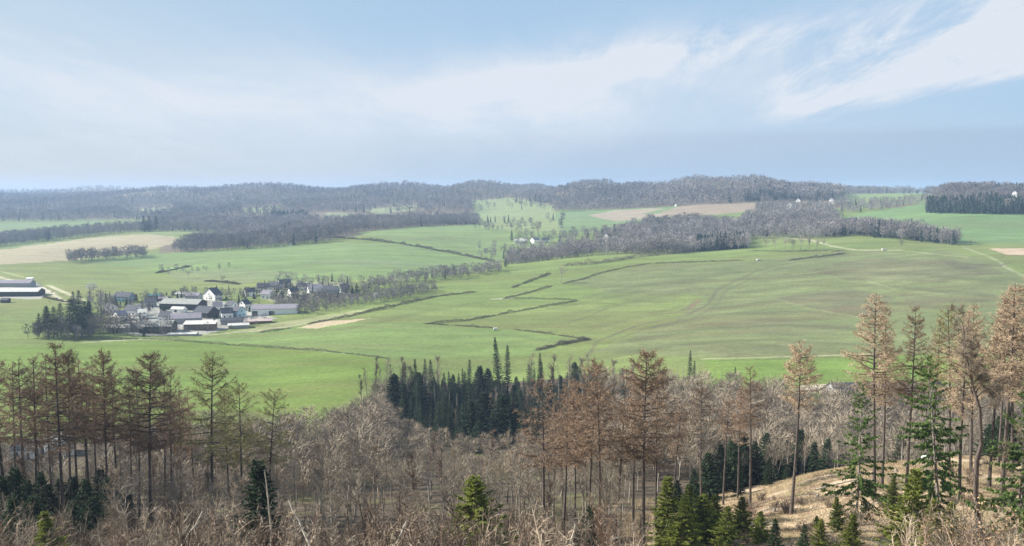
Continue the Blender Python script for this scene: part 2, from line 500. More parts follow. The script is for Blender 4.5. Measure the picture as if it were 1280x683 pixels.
def make_slender(H=14, nb=26, bark='grey_bark', twig='bare_twig'):
    """thin forest-grown tree: long clear stem, short steep branches near the top"""
    pts = trunk_line(H, 0.3, 9); t = np.linspace(0, 1, 9)
    g = Geo(); g.tube(pts, 0.13 * (1 - t) ** 0.7 + 0.03, 0, 5)
    c = Geo(); A, B, ra, rb, tA, tB = [], [], [], [], [], []
    for f in rng.uniform(0.4, 0.98, nb):
        a = rng.uniform(0, 6.28); p = np.array([np.interp(f, t, pts[:, k]) for k in range(3)])
        d = norm(np.array([math.cos(a) * 0.6, math.sin(a) * 0.6, rng.uniform(0.4, 1.2)])); L = rng.uniform(0.8, 2.6) * (1.25 - f)* H / 9
        for k in range(3):
            d = norm(d + rng.normal(size=3) * 0.15 + np.array([0, 0, 0.12])); q = p + d * L / 3
            A.append(p); B.append(q); ra.append(0.035 * (1 - k / 3.3)); rb.append(0.035 * (1 - (k + 1) / 3.3))
            m = 5; P = p + (q - p) * rng.uniform(0, 1, (m, 1))
            E = P + norm(d + rv(m) * 0.5) * rng.uniform(0.3, 1.0, (m, 1)); tA.extend(P); tB.extend(E)
            for j in range(m):
                P2 = P[j] + (E[j] - P[j]) * rng.uniform(0.2, 1, (3, 1)); tA.extend(P2); tB.extend(P2 + norm(d + rv(3) * 0.6) * rng.uniform(0.2, 0.5, (3, 1)))
            p = q
    c.prisms(A, B, np.array(ra), np.array(rb), 0); c.ribbons(tA, tB, 0.04, 1)
    return g.mesh('slender_trunk', [M[bark]], True), c.mesh('slender_crown', [M[bark], M[twig]]), H


def make_sapling(H=7, stems=5, twig='sapling_twig', thick=1.0):
    c = Geo()
    A, B, ra, rb, tA, tB = [], [], [], [], [], []
    for s_ in range(stems):
        h = H * rng.uniform(0.6, 1.0)
        a = rng.uniform(0, 6.28); ln = rng.uniform(0.02, 0.28)
        p = np.array([math.cos(a), math.sin(a), 0]) * rng.uniform(0, 0.6) + np.array([0, 0, -0.3])
        d = norm(np.array([math.cos(a) * ln, math.sin(a) * ln, 1]))
        n = 7
        r = (0.03 + 0.0062 * h) * thick * rng.uniform(0.6, 1.4)
        for k in range(n):
            d = norm(d + rng.normal(size=3) * 0.10 + np.array([0, 0, 0.05]))
            q = p + d * h / n
            A.append(p); B.append(q); ra.append(r * (1 - 0.8 * k / n)); rb.append(r * (1 - 0.8 * (k + 1) / n))
            if k >= 1:
                for i in range(3):
                    P = p + (q - p) * rng.uniform()
                    dd = norm(d * 0.9 + rng.normal(size=3) * 0.6)
                    E = P + dd * rng.uniform(0.5, 1.7) * (1.15 - 0.7 * k / n) * H / 7
                    A.append(P); B.append(E); ra.append(0.024 * thick); rb.append(0.009)
                    m = 4
                    v = rng.uniform(0.2, 1, m)[:, None]
                    PP = P + (E - P) * v
                    tA.extend(PP); tB.extend(PP + norm(dd + rv(m) * 0.6) * rng.uniform(0.25, 0.8, m)[:, None])
            p = q
    c.prisms(A, B, np.array(ra), np.array(rb), 0)
    c.ribbons(tA, tB, 0.03, 0)
    return c.mesh('sapling', [M[twig]])


def make_spruce(H=20, Rb=2.6, cs=0.1, mats=('spruce', 'spruce_bark'), droop=0.35, dens=1.0, spray=0.33, whorl=0.45, irregular=0.15, power=0.85):
    pts = trunk_line(H, 0.08, 8)
    t = np.linspace(0, 1, 8)
    g = Geo(); g.tube(pts, 0.011 * H * (1 - t) + 0.015, 0, 6)
    tm = g.mesh('conifer_trunk', [M[mats[1]]], True)
    c = Geo()
    A, B, ra = [], [], []
    tA, tB, tw, LC, LS = [], [], [], [], []
    z = cs * H
    while z < H * 0.985:
        s = (z - cs * H) / (H - cs * H)
        nb = rng.integers(4, 7)
        a0 = rng.uniform(0, 6.28)
        for i in range(nb):
            az = a0 + i * 6.28 / nb + rng.uniform(-0.3, 0.3)
            Lb = (Rb * (1 - s) ** power * (0.7 + 0.3 * min(1, s * 6)) + 0.18) * rng.uniform(1 - irregular * 2, 1 + irregular)
            el = R(-22 * droop * 2 * (1 - s) + 38 * s * s + rng.uniform(-8, 8))
            d = np.array([math.cos(az) * math.cos(el), math.sin(az) * math.cos(el), math.sin(el)])
            p = np.array([np.interp(z / H, t, pts[:, k]) for k in range(3)]) + np.array([0, 0, rng.uniform(-0.15, 0.15)])
            e = p + d * Lb
            A.append(p); B.append(e); ra.append(0.012 + 0.006 * Lb)
            n = int(Lb * 9 * dens) + 3
            u = rng.uniform(0.12, 1.05, n)
            P = p + (e - p) * u[:, None] + np.array([0, 0, 1]) * (0.12 * Lb * u ** 2)[:, None]
            side = np.array([-math.sin(az), math.cos(az), 0]) * rng.choice([-1, 1], n)[:, None]
            D = norm(side * rng.uniform(0.2, 1.0, n)[:, None] + d * 0.8 + np.array([0, 0, -droop]) + rv(n) * 0.25)
            Ls = spray * rng.uniform(0.6, 1.5, n) * (0.7 + 0.25 * Lb) * (1.15 - 0.5 * u)
            tA.append(P); tB.append(P + D * Ls[:, None]); tw.append(Ls * 0.55)
            LC.append(P + D * Ls[:, None] * 0.5); LS.append(Ls * 0.45)
        z += whorl * rng.uniform(0.7, 1.3) * (1 - 0.35 * s)
    c.prisms(A, B, np.array(ra), 0.005, 1)
    c.ribbons(np.concatenate(tA), np.concatenate(tB), np.concatenate(tw), 0)
    c.leaves(np.concatenate(LC), np.concatenate(LS), 0, droop)
    return tm, c.mesh('conifer_crown', [M[mats[0]], M[mats[1]]]), H


def place_tree(name, proto, X, Y, h, label, cat, group=None, rz=None, base=None, wide=1.0):
    tm, cm, H = proto
    z = float(ground(X, Y)) if base is None else base
    s = h / H
    e = empty(name, (X, Y, z), rng.uniform(0, 6.28) if rz is None else rz)
    if rz is None:
        e.rotation_euler[0] = rng.normal() * R(1.6); e.rotation_euler[1] = rng.normal() * R(1.6)
    e.scale = (s * wide, s * wide, s)
    tag(e, label, cat, group)
    link('trunk', tm, e); link('crown', cm, e)
    return e


def tree_at(name, proto, px, Y, ytop, label, cat, group=None, rz=None, wide=1.0):
    X = (px - CX) / F * (Y * CP + 0.3 * 0 - (z_at(540, Y) - H0) * SP)
    zt = z_at(ytop, Y)
    h = zt - float(ground(X, Y))
    return place_tree(name, proto, X, Y, max(h, 3), label, cat, group, rz, None, wide)


def scatter(poly, Y0, Y1, spacing, pxr=(-60, 1340), jit=0.45):
    """points on the ground whose foot projects inside poly"""
    out = []
    Ys = np.arange(Y0, Y1, spacing)
    for Yb in Ys:
        x0, x1 = (pxr[0] - CX) / F * Yb * 1.06, (pxr[1] - CX) / F * Yb * 1.06
        xs = np.arange(x0, x1, spacing)
        X = xs + rng.uniform(-jit, jit, len(xs)) * spacing
        Y = Yb + rng.uniform(-jit, jit, len(xs)) * spacing
        Z = ground(X, Y)
        px, py = project(X, Y, Z)
        k = in_poly(px, py, poly)
        out.append(np.stack([X[k], Y[k], Z[k]], 1))
    return np.concatenate(out) if out else np.zeros((0, 3))



# ------------------------------------------------------------------ land cover (real colour of the ground, painted by field)
PX, PY = project(GX, GY, GZ)
C = np.zeros(GX.shape + (3,))
n1 = fbm(GX / 90, GY / 90, 31, 4); n2 = fbm(GX / 14, GY / 14, 32, 3); n3 = fbm(GX / 300, GY / 300, 33, 3)
MEADOW = np.array([0.140, 0.180, 0.055])
C[:] = MEADOW
C *= (1 + 0.10 * n1 + 0.07 * n2)[..., None]
C += (np.clip(n3 + 0.1, 0, 1) * 0.06)[..., None] * np.array([0.8, 0.2, 0.3])


def soft_poly(poly, blur=0.0):
    return in_poly(PX + blur * n2 + blur * 0.6 * n1, PY + blur * 0.35 * n2, poly).astype(float)


def paint(poly, col, a=1.0, Y0=0, Y1=1e9, blur=1.5, mottle=0.10):
    w = soft_poly(poly, blur) * a * (GY >= Y0) * (GY <= Y1)
    c = np.array(col)[None, None] * (1 + mottle * n1 + mottle * n2)[..., None]
    C[:] = C * (1 - w[..., None]) + c * w[..., None]


def world_line(pl, step=6):
    """pixel polyline -> ground polyline"""
    out = []
    for (a, b), (c, d) in zip(pl[:-1], pl[1:]):
        n = max(1, int(math.hypot(c - a, (d - b) * 2) / step))
        for i in range(n):
            f = i / n
            out.append(hit(a + (c - a) * f, b + (d - b) * f)[:2])
    out.append(hit(*pl[-1])[:2])
    return np.array(out)


def stroke(pl, width, col, a=1.0, soft=0.6):
    W = world_line(pl)
    x0, y0 = W.min(0) - width * 3; x1, y1 = W.max(0) + width * 3
    k = (GX > x0) & (GX < x1) & (GY > y0) & (GY < y1)
    if not k.any(): return
    X, Y = GX[k], GY[k]
    best = np.full(X.shape, 1e9)
    for p, q in zip(W[:-1], W[1:]):
        d = q - p; L2 = d @ d + 1e-9
        t = np.clip(((X - p[0]) * d[0] + (Y - p[1]) * d[1]) / L2, 0, 1)
        best = np.minimum(best, np.hypot(X - p[0] - t * d[0], Y - p[1] - t * d[1]))
    res = np.maximum(0.35, 0.0026 * Y)
    w = np.clip((width / 2 + soft * res - best) / (2 * soft * res), 0, 1) * a
    w = w * np.clip(0.8 + 0.5 * n2[k], 0.2, 1)
    C[k] = C[k] * (1 - w[:, None]) + np.array(col) * w[:, None]


BROWN = (0.150, 0.120, 0.085); LITTER = (0.085, 0.066, 0.046)
OLIVE = (0.145, 0.155, 0.078); TAN = (0.40, 0.315, 0.22); PALE = (0.52, 0.46, 0.34)
# far land: wooded hills with a duller ground
paint([(-2000, 200), (3000, 200), (3000, 248), (700, 262), (640, 276), (400, 300), (200, 318), (200, 274), (-2000, 282)], BROWN, 1, 1250, 1e9, 2)
paint([(-900, 283), (60, 279), (135, 276), (134, 283), (60, 296), (-900, 312)], (0.15, 0.197, 0.083), 1, 1500, 2600)
paint([(408, 266), (442, 266), (440, 277), (408, 276)], (0.197, 0.216, 0.121), 1, 1500)
paint([(445, 291), (520, 283), (640, 280), (720, 285), (690, 305), (620, 328), (500, 304)], (0.154, 0.203, 0.076), 1, 1000, 2100)
paint([(590, 266), (640, 252), (640, 266), (650, 284), (600, 280)], (0.144, 0.183, 0.091), 1, 1500)
paint([(680, 268), (720, 264), (850, 258), (850, 270), (800, 290), (700, 292)], (0.144, 0.197, 0.083), 1, 1250)
paint([(735, 270), (770, 263), (835, 260), (800, 268), (850, 266), (838, 270), (770, 277)], (0.3, 0.235, 0.18), 0.85, 1300)
paint([(825, 266), (850, 258), (900, 254), (948, 253), (950, 263), (900, 268), (835, 272)], (0.25, 0.195, 0.14), 0.95, 1300)
paint([(1040, 245), (1170, 242), (1165, 252), (1060, 262)], (0.144, 0.197, 0.083), 1, 1500)
paint([(1050, 272), (1110, 262), (1165, 252), (1400, 266), (1400, 312), (1235, 311), (1195, 305), (1110, 292)], (0.128, 0.197, 0.076), 1, 1040)
paint([(1236, 311), (1400, 310), (1400, 322), (1262, 320)], (0.42, 0.32, 0.22), 1, 900)
paint([(-900, 335), (-900, 318), (0, 313), (110, 298), (200, 292), (232, 300), (190, 312), (85, 326), (0, 331)], (0.315, 0.265, 0.175), 0.9, 1000, 1900, 3)
paint([(170, 292), (228, 287), (282, 288), (270, 297), (235, 303), (215, 296)], (0.171, 0.21, 0.083), 1, 1200, 2000)
paint([(85, 327), (215, 316), (420, 304), (520, 306), (620, 330), (560, 345), (430, 355), (320, 350), (190, 336)], (0.144, 0.197, 0.072), 1, 900, 1400)
paint([(370, 327), (470, 324), (590, 334), (420, 332)], (0.165, 0.205, 0.1), 0.6, 900, 1400, 3)
paint([(205, 340), (300, 336), (370, 342), (300, 356), (230, 352)], (0.17, 0.185, 0.1), 0.5, 800, 1100, 4)
# the long hill: olive and brown patches, worn stripes
paint([(700, 352), (810, 331), (930, 326), (1060, 316), (1180, 312), (1255, 330), (1280, 350), (1400, 360), (1400, 440), (1080, 444), (900, 448), (740, 440), (850, 395), (880, 370), (760, 366)], OLIVE, 0.62, 480, 1100, 10, 0.16)
for pl, a in (([(1000, 336), (1110, 322), (1230, 330), (1255, 342), (1180, 352), (1060, 350)], 0.75), ([(960, 372), (1060, 360), (1120, 372), (1085, 396), (1010, 386)], 0.75), ([(1170, 324), (1260, 332), (1200, 338)], 0.6),
              ([(880, 404), (960, 398), (1070, 408), (1040, 420), (920, 418)], 0.45), ([(1120, 366), (1240, 362), (1250, 376), (1140, 384)], 0.5), ([(850, 432), (1000, 428), (1085, 436), (900, 445)], 0.5), ([(760, 368), (860, 352), (880, 362), (800, 384)], 0.35)):
    paint(pl, (0.122, 0.112, 0.064), a * 0.85, 450, 1200, 9, 0.2)
paint([(-900, 455), (60, 432), (210, 425), (330, 434), (480, 449), (486, 462), (466, 478), (420, 510), (382, 530), (100, 530), (-900, 545)], (0.126, 0.178, 0.039), 1, 250, 700, 0.8, 0.06)
paint([(215, 424), (320, 416), (385, 406), (530, 404), (620, 411), (728, 424), (660, 445), (490, 449), (330, 433)], (0.15, 0.207, 0.065), 0.9, 300, 800, 0.8, 0.08)
paint([(880, 450), (1085, 446), (1400, 440), (1400, 492), (900, 500)], (0.145, 0.208, 0.048), 1, 350, 560, 0.8, 0.06)
paint([(290, 415), (345, 404), (450, 388), (470, 383), (440, 395), (385, 405), (320, 416)], (0.236, 0.243, 0.121), 0.9, 480, 900, 1)
paint([(372, 410), (400, 402), (462, 398), (440, 403), (395, 411)], (0.44, 0.35, 0.23), 0.9, 400, 900, 2)
# village yards
paint([(130, 410), (140, 392), (180, 378), (250, 370), (300, 382), (345, 398), (300, 408), (250, 420), (170, 420)], (0.3, 0.285, 0.26), 0.9, 500, 900, 2, 0.2)
paint([(305, 362), (345, 352), (430, 352), (440, 372), (340, 378)], (0.24, 0.24, 0.16), 0.7, 600, 1000, 2, 0.2)
paint([(-60, 352), (40, 349), (62, 364), (50, 374), (-60, 374)], (0.34, 0.32, 0.28), 0.9, 600, 1100, 1)
paint([(1000, 482), (1044, 480), (1042, 492), (1000, 492)], (0.5, 0.42, 0.31), 1, 380, 520, 0.5)
paint([(1090, 484), (1190, 480), (1190, 500), (1090, 500)], (0.36, 0.33, 0.29), 0.9, 350, 520, 1)
# woodland floor of the near slope and the valley, then the cleared slope
paint([(-2000, 570), (-60, 556), (100, 552), (340, 552), (400, 545), (440, 527), (474, 500), (488, 478), (530, 482), (640, 478), (735, 470), (745, 478), (800, 486), (940, 496), (1000, 506), (1090, 503), (1400, 500), (3000, 500), (3000, 4000), (-2000, 4000)], LITTER, 1, -100, 520, 1.5, 0.22)
clear = ((PX > 800 + 25 * n2 + (GY - 120) * 0.6) & (GY < 172)).astype(float) + 0.0
clear *= (GY > 40)
moss = np.clip(fbm(GX / 16, GY / 16, 61, 3) * 1.5 - 0.2, 0, 0.7) * (GY < 420) * (GY > 60) * in_poly(PX, PY, [(-900, 545), (1400, 480), (1400, 3000), (-900, 3000)])
C = C * (1 - moss[..., None]) + np.array((0.11, 0.115, 0.045)) * moss[..., None]
cc = np.array((0.42, 0.32, 0.215)) * (1 + 0.22 * n2 + 0.1 * n1)[..., None]
gr = np.clip(vnoise(GX / 4.2, GY / 4.2, 77) * 1.6 + vnoise(GX / 1.3, GY / 1.3, 78) * 0.6 - 0.25, 0, 1)[..., None]
cc = cc * (1 - 0.7 * gr) + np.array((0.22, 0.20, 0.085)) * 0.7 * gr
br = np.clip(vnoise(GX / 2.6, GY / 2.6, 79) * 1.8 - 0.5, 0, 1)[..., None]
cc = cc * (1 - 0.7 * br) + np.array((0.17, 0.11, 0.075)) * 0.7 * br
C = C * (1 - clear[..., None]) + cc * clear[..., None]

# bands left by mowing and sowing, running along the slope
ang = 0.18
bu = GX * math.cos(ang) + GY * math.sin(ang); bv = -GX * math.sin(ang) + GY * math.cos(ang)
bw = bv + 14 * fbm(GX / 120, GY / 120, 44, 2)
bands = fbm(bu / 170, bw / 7.5, 45, 3) + 0.6 * vnoise(bu / 400, bw / 22, 46)
zone = np.clip((GY - 330) / 60, 0, 1) * np.clip((1900 - GY) / 500, 0, 1) * (C[..., 1] > C[..., 0] * 0.98)
C *= (1 + 0.22 * bands * zone)[..., None]
C += (zone * np.clip(-bands - 0.1, 0, 1) * 0.05)[..., None] * np.array([0.9, 0.35, 0.3])
for pl, col_, y0 in (([(588, 251), (640, 247), (692, 257), (700, 292), (640, 288), (600, 285)], (0.20, 0.23, 0.10), 1350), ([(150, 264), (212, 258), (222, 263), (160, 269)], (0.21, 0.22, 0.11), 1800), ([(300, 262), (352, 257), (360, 262), (310, 267)], (0.20, 0.23, 0.10), 1800),
                     ([(455, 262), (520, 256), (528, 262), (470, 268)], (0.22, 0.24, 0.12), 1800), ([(1060, 258), (1160, 246), (1160, 241), (1050, 243)], (0.18, 0.23, 0.09), 1500)):
    paint(pl, col_, 0.95, y0)
# tracks, banks, roads
DARK = (0.105, 0.095, 0.06)
for pl, w, c, a in (
        ([(735, 446), (746, 427), (795, 408), (859, 394), (885, 381), (896, 363), (918, 352), (944, 340), (966, 333), (1060, 318)], 2.6, DARK, 0.85),
        ([(760, 428), (806, 412), (868, 398), (896, 382), (906, 364), (930, 353), (960, 340), (1010, 330)], 2.2, DARK, 0.6),
        ([(815, 395), (845, 391), (862, 385), (870, 377)], 5, DARK, 0.6),
        ([(862, 386), (872, 378), (874, 374)], 4, (0.19, 0.12, 0.075), 0.7),
        ([(665, 406), (705, 405), (735, 396), (760, 385)], 3.5, (0.12, 0.125, 0.06), 0.7),
        ([(770, 347), (800, 342), (830, 336)], 2.5, (0.12, 0.12, 0.06), 0.6),
        ([(690, 366), (760, 355), (790, 349)], 2.5, (0.13, 0.135, 0.065), 0.55),
        ([(870, 395), (960, 392), (1040, 396)], 3.5, DARK, 0.45), ([(900, 411), (990, 407), (1060, 412)], 3.0, DARK, 0.4),
        ([(1010, 352), (1090, 344), (1180, 350)], 4, DARK, 0.45), ([(990, 344), (1060, 336), (1140, 338)], 3, (0.29, 0.30, 0.14), 0.5),
        ([(960, 371), (1012, 386), (1078, 398)], 3.0, (0.26, 0.29, 0.13), 0.6),
        ([(1085, 352), (1120, 362), (1180, 368)], 3.0, (0.30, 0.33, 0.16), 0.6),
        ([(880, 449), (990, 446), (1090, 443)], 2.4, (0.40, 0.36, 0.22), 0.9),
        ([(900, 451.5), (990, 448.5), (1090, 446)], 1.6, DARK, 0.8),
        ([(935, 296), (975, 297), (1012, 300), (1040, 308), (1070, 313), (1125, 313)], 3.8, PALE, 0.85),
        ([(1125, 313), (1160, 317), (1210, 322)], 2.5, (0.36, 0.37, 0.2), 0.7),
        ([(1205, 310), (1236, 321), (1252, 329), (1256, 334), (1282, 346)], 3.0, (0.36, 0.36, 0.22), 0.75),
        ([(1252, 332), (1262, 328)], 3.0, DARK, 0.9),
        ([(-20, 342), (20, 352), (48, 358), (64, 366), (76, 376), (100, 381)], 4.5, (0.56, 0.50, 0.40), 0.95),
        ([(60, 357), (84, 367), (104, 376)], 4.0, (0.50, 0.47, 0.32), 0.9),
        ([(0, 339), (30, 347)], 3.0, (0.34, 0.36, 0.18), 0.8),
        ([(105, 428), (180, 424), (215, 425)], 3.5, (0.46, 0.42, 0.30), 0.9),
        ([(205, 420), (260, 419), (330, 413), (400, 402)], 2.5, (0.46, 0.42, 0.30), 0.7),
        ([(617, 374), (640, 373)], 5, (0.48, 0.44, 0.34), 0.9),
        ([(100, 366), (130, 362), (200, 350)], 2.0, (0.15, 0.18, 0.08), 0.5)):
    stroke(pl, w, c, a)
for pl, w_, a_ in (([(760, 446), (850, 431), (960, 425), (1085, 432)], 9, 0.4), ([(790, 426), (880, 411), (980, 406), (1090, 413)], 10, 0.45), ([(800, 412), (900, 393), (1000, 389), (1110, 396)], 9, 0.4),
                  ([(900, 386), (980, 375), (1080, 376), (1190, 386)], 12, 0.45), ([(930, 366), (1010, 357), (1100, 358), (1225, 368)], 12, 0.45), ([(950, 351), (1040, 341), (1140, 342), (1245, 352)], 11, 0.45), ([(975, 336), (1060, 330), (1160, 330)], 9, 0.35),
                  ([(735, 371), (800, 358), (860, 350), (925, 340)], 7, 0.45), ([(690, 386), (760, 372), (830, 358), (890, 350)], 6, 0.4), ([(560, 421), (640, 419), (720, 433)], 6, 0.3), ([(700, 396), (770, 382), (840, 368)], 6, 0.35), ([(740, 410), (800, 396), (850, 384)], 6, 0.35),
                  ([(430, 372 + 40), (520, 392), (600, 378)], 6, 0.3), ([(240, 330), (330, 326), (440, 330), (540, 338)], 9, 0.35), ([(260, 342), (360, 336), (470, 340)], 8, 0.35), ([(20, 350), (120, 348), (190, 356)], 6, 0.3), ([(470, 300), (560, 300), (640, 312)], 8, 0.25), ([(1080, 285), (1180, 282), (1290, 290)], 10, 0.3), ([(1130, 272), (1220, 272), (1300, 276)], 9, 0.25)):
    stroke(pl, w_, (0.100, 0.104, 0.050), min(0.75, a_ * 1.45), 3.0)
    stroke([(x_, y_ + 5) for x_, y_ in pl], w_ * 0.5, (0.21, 0.235, 0.09), a_ * 0.9, 2.5)
# faint wheel marks in the sown fields
for i in range(7):
    y = 300 + i * 0
for i in range(5):
    stroke([(100, 452 + i * 14), (240, 446 + i * 15), (400, 452 + i * 14)], 0.8, (0.15, 0.25, 0.06), 0.35)

C = np.clip(C, 0.02, 0.9)
nr, ncl = GX.shape
idx = np.arange(nr * ncl).reshape(nr, ncl)
quads = np.stack([idx[:-1, :-1], idx[:-1, 1:], idx[1:, 1:], idx[1:, :-1]], -1).reshape(-1, 4)
gm = bpy.data.materials.new('land'); gm.use_nodes = True
nt = gm.node_tree; N = nt.nodes; Lk = nt.links
bs = N['Principled BSDF']; bs.inputs['Roughness'].default_value = 0.95; bs.inputs['Specular IOR Level'].default_value = 0.1
at = N.new('ShaderNodeAttribute'); at.attribute_name = 'cover'
geo = N.new('ShaderNodeNewGeometry')
na = N.new('ShaderNodeTexNoise'); na.inputs['Scale'].default_value = 0.35; na.inputs['Detail'].default_value = 6; na.inputs['Roughness'].default_value = 0.7
mpn = N.new('ShaderNodeMapping'); mpn.inputs['Scale'].default_value = (0.35, 1.0, 1.0); mpn.inputs['Rotation'].default_value = (0, 0, 0.3)
nb_ = N.new('ShaderNodeTexNoise'); nb_.inputs['Scale'].default_value = 0.07; nb_.inputs['Detail'].default_value = 5; nb_.inputs['Roughness'].default_value = 0.6
Lk.new(geo.outputs['Position'], na.inputs['Vector']); Lk.new(geo.outputs['Position'], mpn.inputs['Vector']); Lk.new(mpn.outputs['Vector'], nb_.inputs['Vector'])
ma = N.new('ShaderNodeMapRange'); ma.inputs['From Min'].default_value = 0.3; ma.inputs['From Max'].default_value = 0.7; ma.inputs['To Min'].default_value = 0.78; ma.inputs['To Max'].default_value = 1.22
mb = N.new('ShaderNodeMapRange'); mb.inputs['From Min'].default_value = 0.3; mb.inputs['From Max'].default_value = 0.7; mb.inputs['To Min'].default_value = 0.86; mb.inputs['To Max'].default_value = 1.14
Lk.new(na.outputs['Fac'], ma.inputs['Value']); Lk.new(nb_.outputs['Fac'], mb.inputs['Value'])
mm = N.new('ShaderNodeMath'); mm.operation = 'MULTIPLY'; Lk.new(ma.outputs['Result'], mm.inputs[0]); Lk.new(mb.outputs['Result'], mm.inputs[1])
vs = N.new('ShaderNodeVectorMath'); vs.operation = 'SCALE'; Lk.new(at.outputs['Color'], vs.inputs[0]); Lk.new(mm.outputs[0], vs.inputs['Scale'])
Lk.new(vs.outputs[0], bs.inputs['Base Color'])
bp = N.new('ShaderNodeBump'); bp.inputs['Strength'].default_value = 0.6; bp.inputs['Distance'].default_value = 0.5
Lk.new(na.outputs['Fac'], bp.inputs['Height']); Lk.new(bp.outputs['Normal'], bs.inputs['Normal'])
me = make_mesh('terrain', np.stack([GX, GY, GZ], -1).reshape(-1, 3), [(quads, 0)], [gm], True)
ca = me.attributes.new('cover', 'FLOAT_COLOR', 'POINT')
ca.data.foreach_set('color', np.concatenate([C.reshape(-1, 3), np.ones((nr * ncl, 1))], 1).astype(np.float32).ravel())
tag(link('terrain', me), kind='structure')

# ------------------------------------------------------------------ far woods: nobody could count them, one object per kind
def far_proto_bare(n, H=1.0, w=0.03):
    """unit-height leafless tree: crossed trunk blades and twig slivers"""
    V, Fq = [], []
    A, B, W = [], [], []
    A.append([0, 0, -0.03]); B.append([rng.normal() * 0.02, rng.normal() * 0.02, 0.75]); W.append(0.03)
    A.append([0, 0, -0.03]); B.append([rng.normal() * 0.02, rng.normal() * 0.02, 0.65]); W.append(0.03)
    for i in range(n):
        a = rng.uniform(0, 6.28); z = rng.uniform(0.28, 0.95)
        rmax = 0.30 * math.sqrt(max(0.03, 1 - ((z - 0.62) / 0.40) ** 2))
        r = rmax * rng.uniform(0.0, 0.85) ** 0.7
        p = np.array([math.cos(a) * r, math.sin(a) * r, z])
        d = norm(np.array([math.cos(a) * 0.7, math.sin(a) * 0.7, rng.uniform(0.3, 1.3)]) + rng.normal(size=3) * 0.35)
        A.append(p); B.append(p + d * rng.uniform(0.10, 0.26)); W.append(w * rng.uniform(0.6, 1.4))
    A, B, W = np.array(A), np.array(B), np.array(W)
    a, b = frames(norm(B - A)); t = rng.uniform(0, np.pi, len(A))[:, None]
    sd = (np.cos(t) * a + np.sin(t) * b) * W[:, None] * 0.5
    return np.stack([A - sd, A + sd, B], 1).reshape(-1, 3)


def far_proto_spruce(n):
    A, B, W = [[0, 0, -0.02]], [[0, 0, 0.98]], [0.05]
    for i in range(n):
        z = rng.uniform(0.08, 1.0) ** 0.9; a = rng.uniform(0, 6.28); r = 0.17 * (1.04 - z)
        A.append([0, 0, z]); B.append([math.cos(a) * r, math.sin(a) * r, z - 0.06 - 0.05 * rng.uniform()]); W.append(0.055 + 0.05 * (1 - z))
    A, B, W = np.array(A), np.array(B), np.array(W)
    a, b = frames(norm(B - A)); t = rng.normal(size=len(A))[:, None] * 0.5
    sd = (np.cos(t) * a + np.sin(t) * b) * W[:, None] * 0.5
    tip = B
    return np.stack([A - sd * 0.5, A + sd * 0.5, tip + sd, tip - sd], 1)[:, [0, 1, 2, 0, 2, 3]].reshape(-1, 3)


class Mass:
    def __init__(s): s.V, s.t = [], []

    def add(s, P, h, protos, wide=1.0):
        """P n x 3 feet, h heights"""
        if not len(P): return
        k = rng.integers(0, len(protos), len(P)); ang = rng.uniform(0, 6.28, len(P)); tn = rng.uniform(0, 1, len(P))
        patch = 0.5 + 0.3 * vnoise(P[:, 0] / 60, P[:, 1] / 60, 55) + 0.35 * vnoise(P[:, 0] / 230, P[:, 1] / 230, 56)
        tn = 0.5 * tn + 0.5 * np.clip(patch * 1.5 - 0.25, 0, 1)
        for j, pr in enumerate(protos):
            q = np.where(k == j)[0]
            if not len(q): continue
            c, s_ = np.cos(ang[q])[:, None], np.sin(ang[q])[:, None]
            w = h[q][:, None] * wide
            X = (pr[None, :, 0] * c - pr[None, :, 1] * s_) * w + P[q, 0:1]
            Y = (pr[None, :, 0] * s_ + pr[None, :, 1] * c) * w + P[q, 1:2]
            Z = pr[None, :, 2] * h[q][:, None] + P[q, 2:3]
            s.V.append(np.stack([X, Y, Z], -1).reshape(-1, 3)); s.t.append(np.repeat(tn[q], len(pr)))

    def build(s, name, m):
        V = np.concatenate(s.V)
        return tag(link(name, make_mesh(name, V, [(np.arange(len(V)).reshape(-1, 3), 0)], [m], False, np.concatenate(s.t))), kind='stuff')


FB1 = [far_proto_bare(150, w=0.026) for i in range(10)]      # about a kilometre off
FB2 = [far_proto_bare(60, w=0.05) for i in range(8)]        # two kilometres and more
FB0 = [far_proto_bare(420, w=0.014) for i in range(10)]     # the near valley
FS1 = [far_proto_spruce(90) for i in range(5)]
bare, dark, valley = Mass(), Mass(), Mass()


def hts(n, a, b):
    return rng.uniform(a, b, n)


OPEN = [([(588, 251), (640, 247), (692, 257), (700, 292), (640, 288), (600, 285)], 1350, 0.88), ([(150, 264), (212, 258), (222, 263), (160, 269)], 1800, 1), ([(300, 262), (352, 257), (360, 262), (310, 267)], 1800, 1), ([(455, 262), (520, 256), (528, 262), (470, 268)], 1800, 1), ([(405, 265), (444, 265), (444, 277), (405, 277)], 1500, 1),
        ([(640, 300), (700, 300), (700, 316), (640, 316)], 900, 0.8), ([(718, 300), (775, 297), (775, 320), (722, 322)], 900, 0.6), ([(975, 252), (1052, 252), (1052, 268), (975, 270)], 1100, 0.72), ([(1060, 258), (1160, 246), (1160, 241), (1050, 243)], 1500, 0.8)]


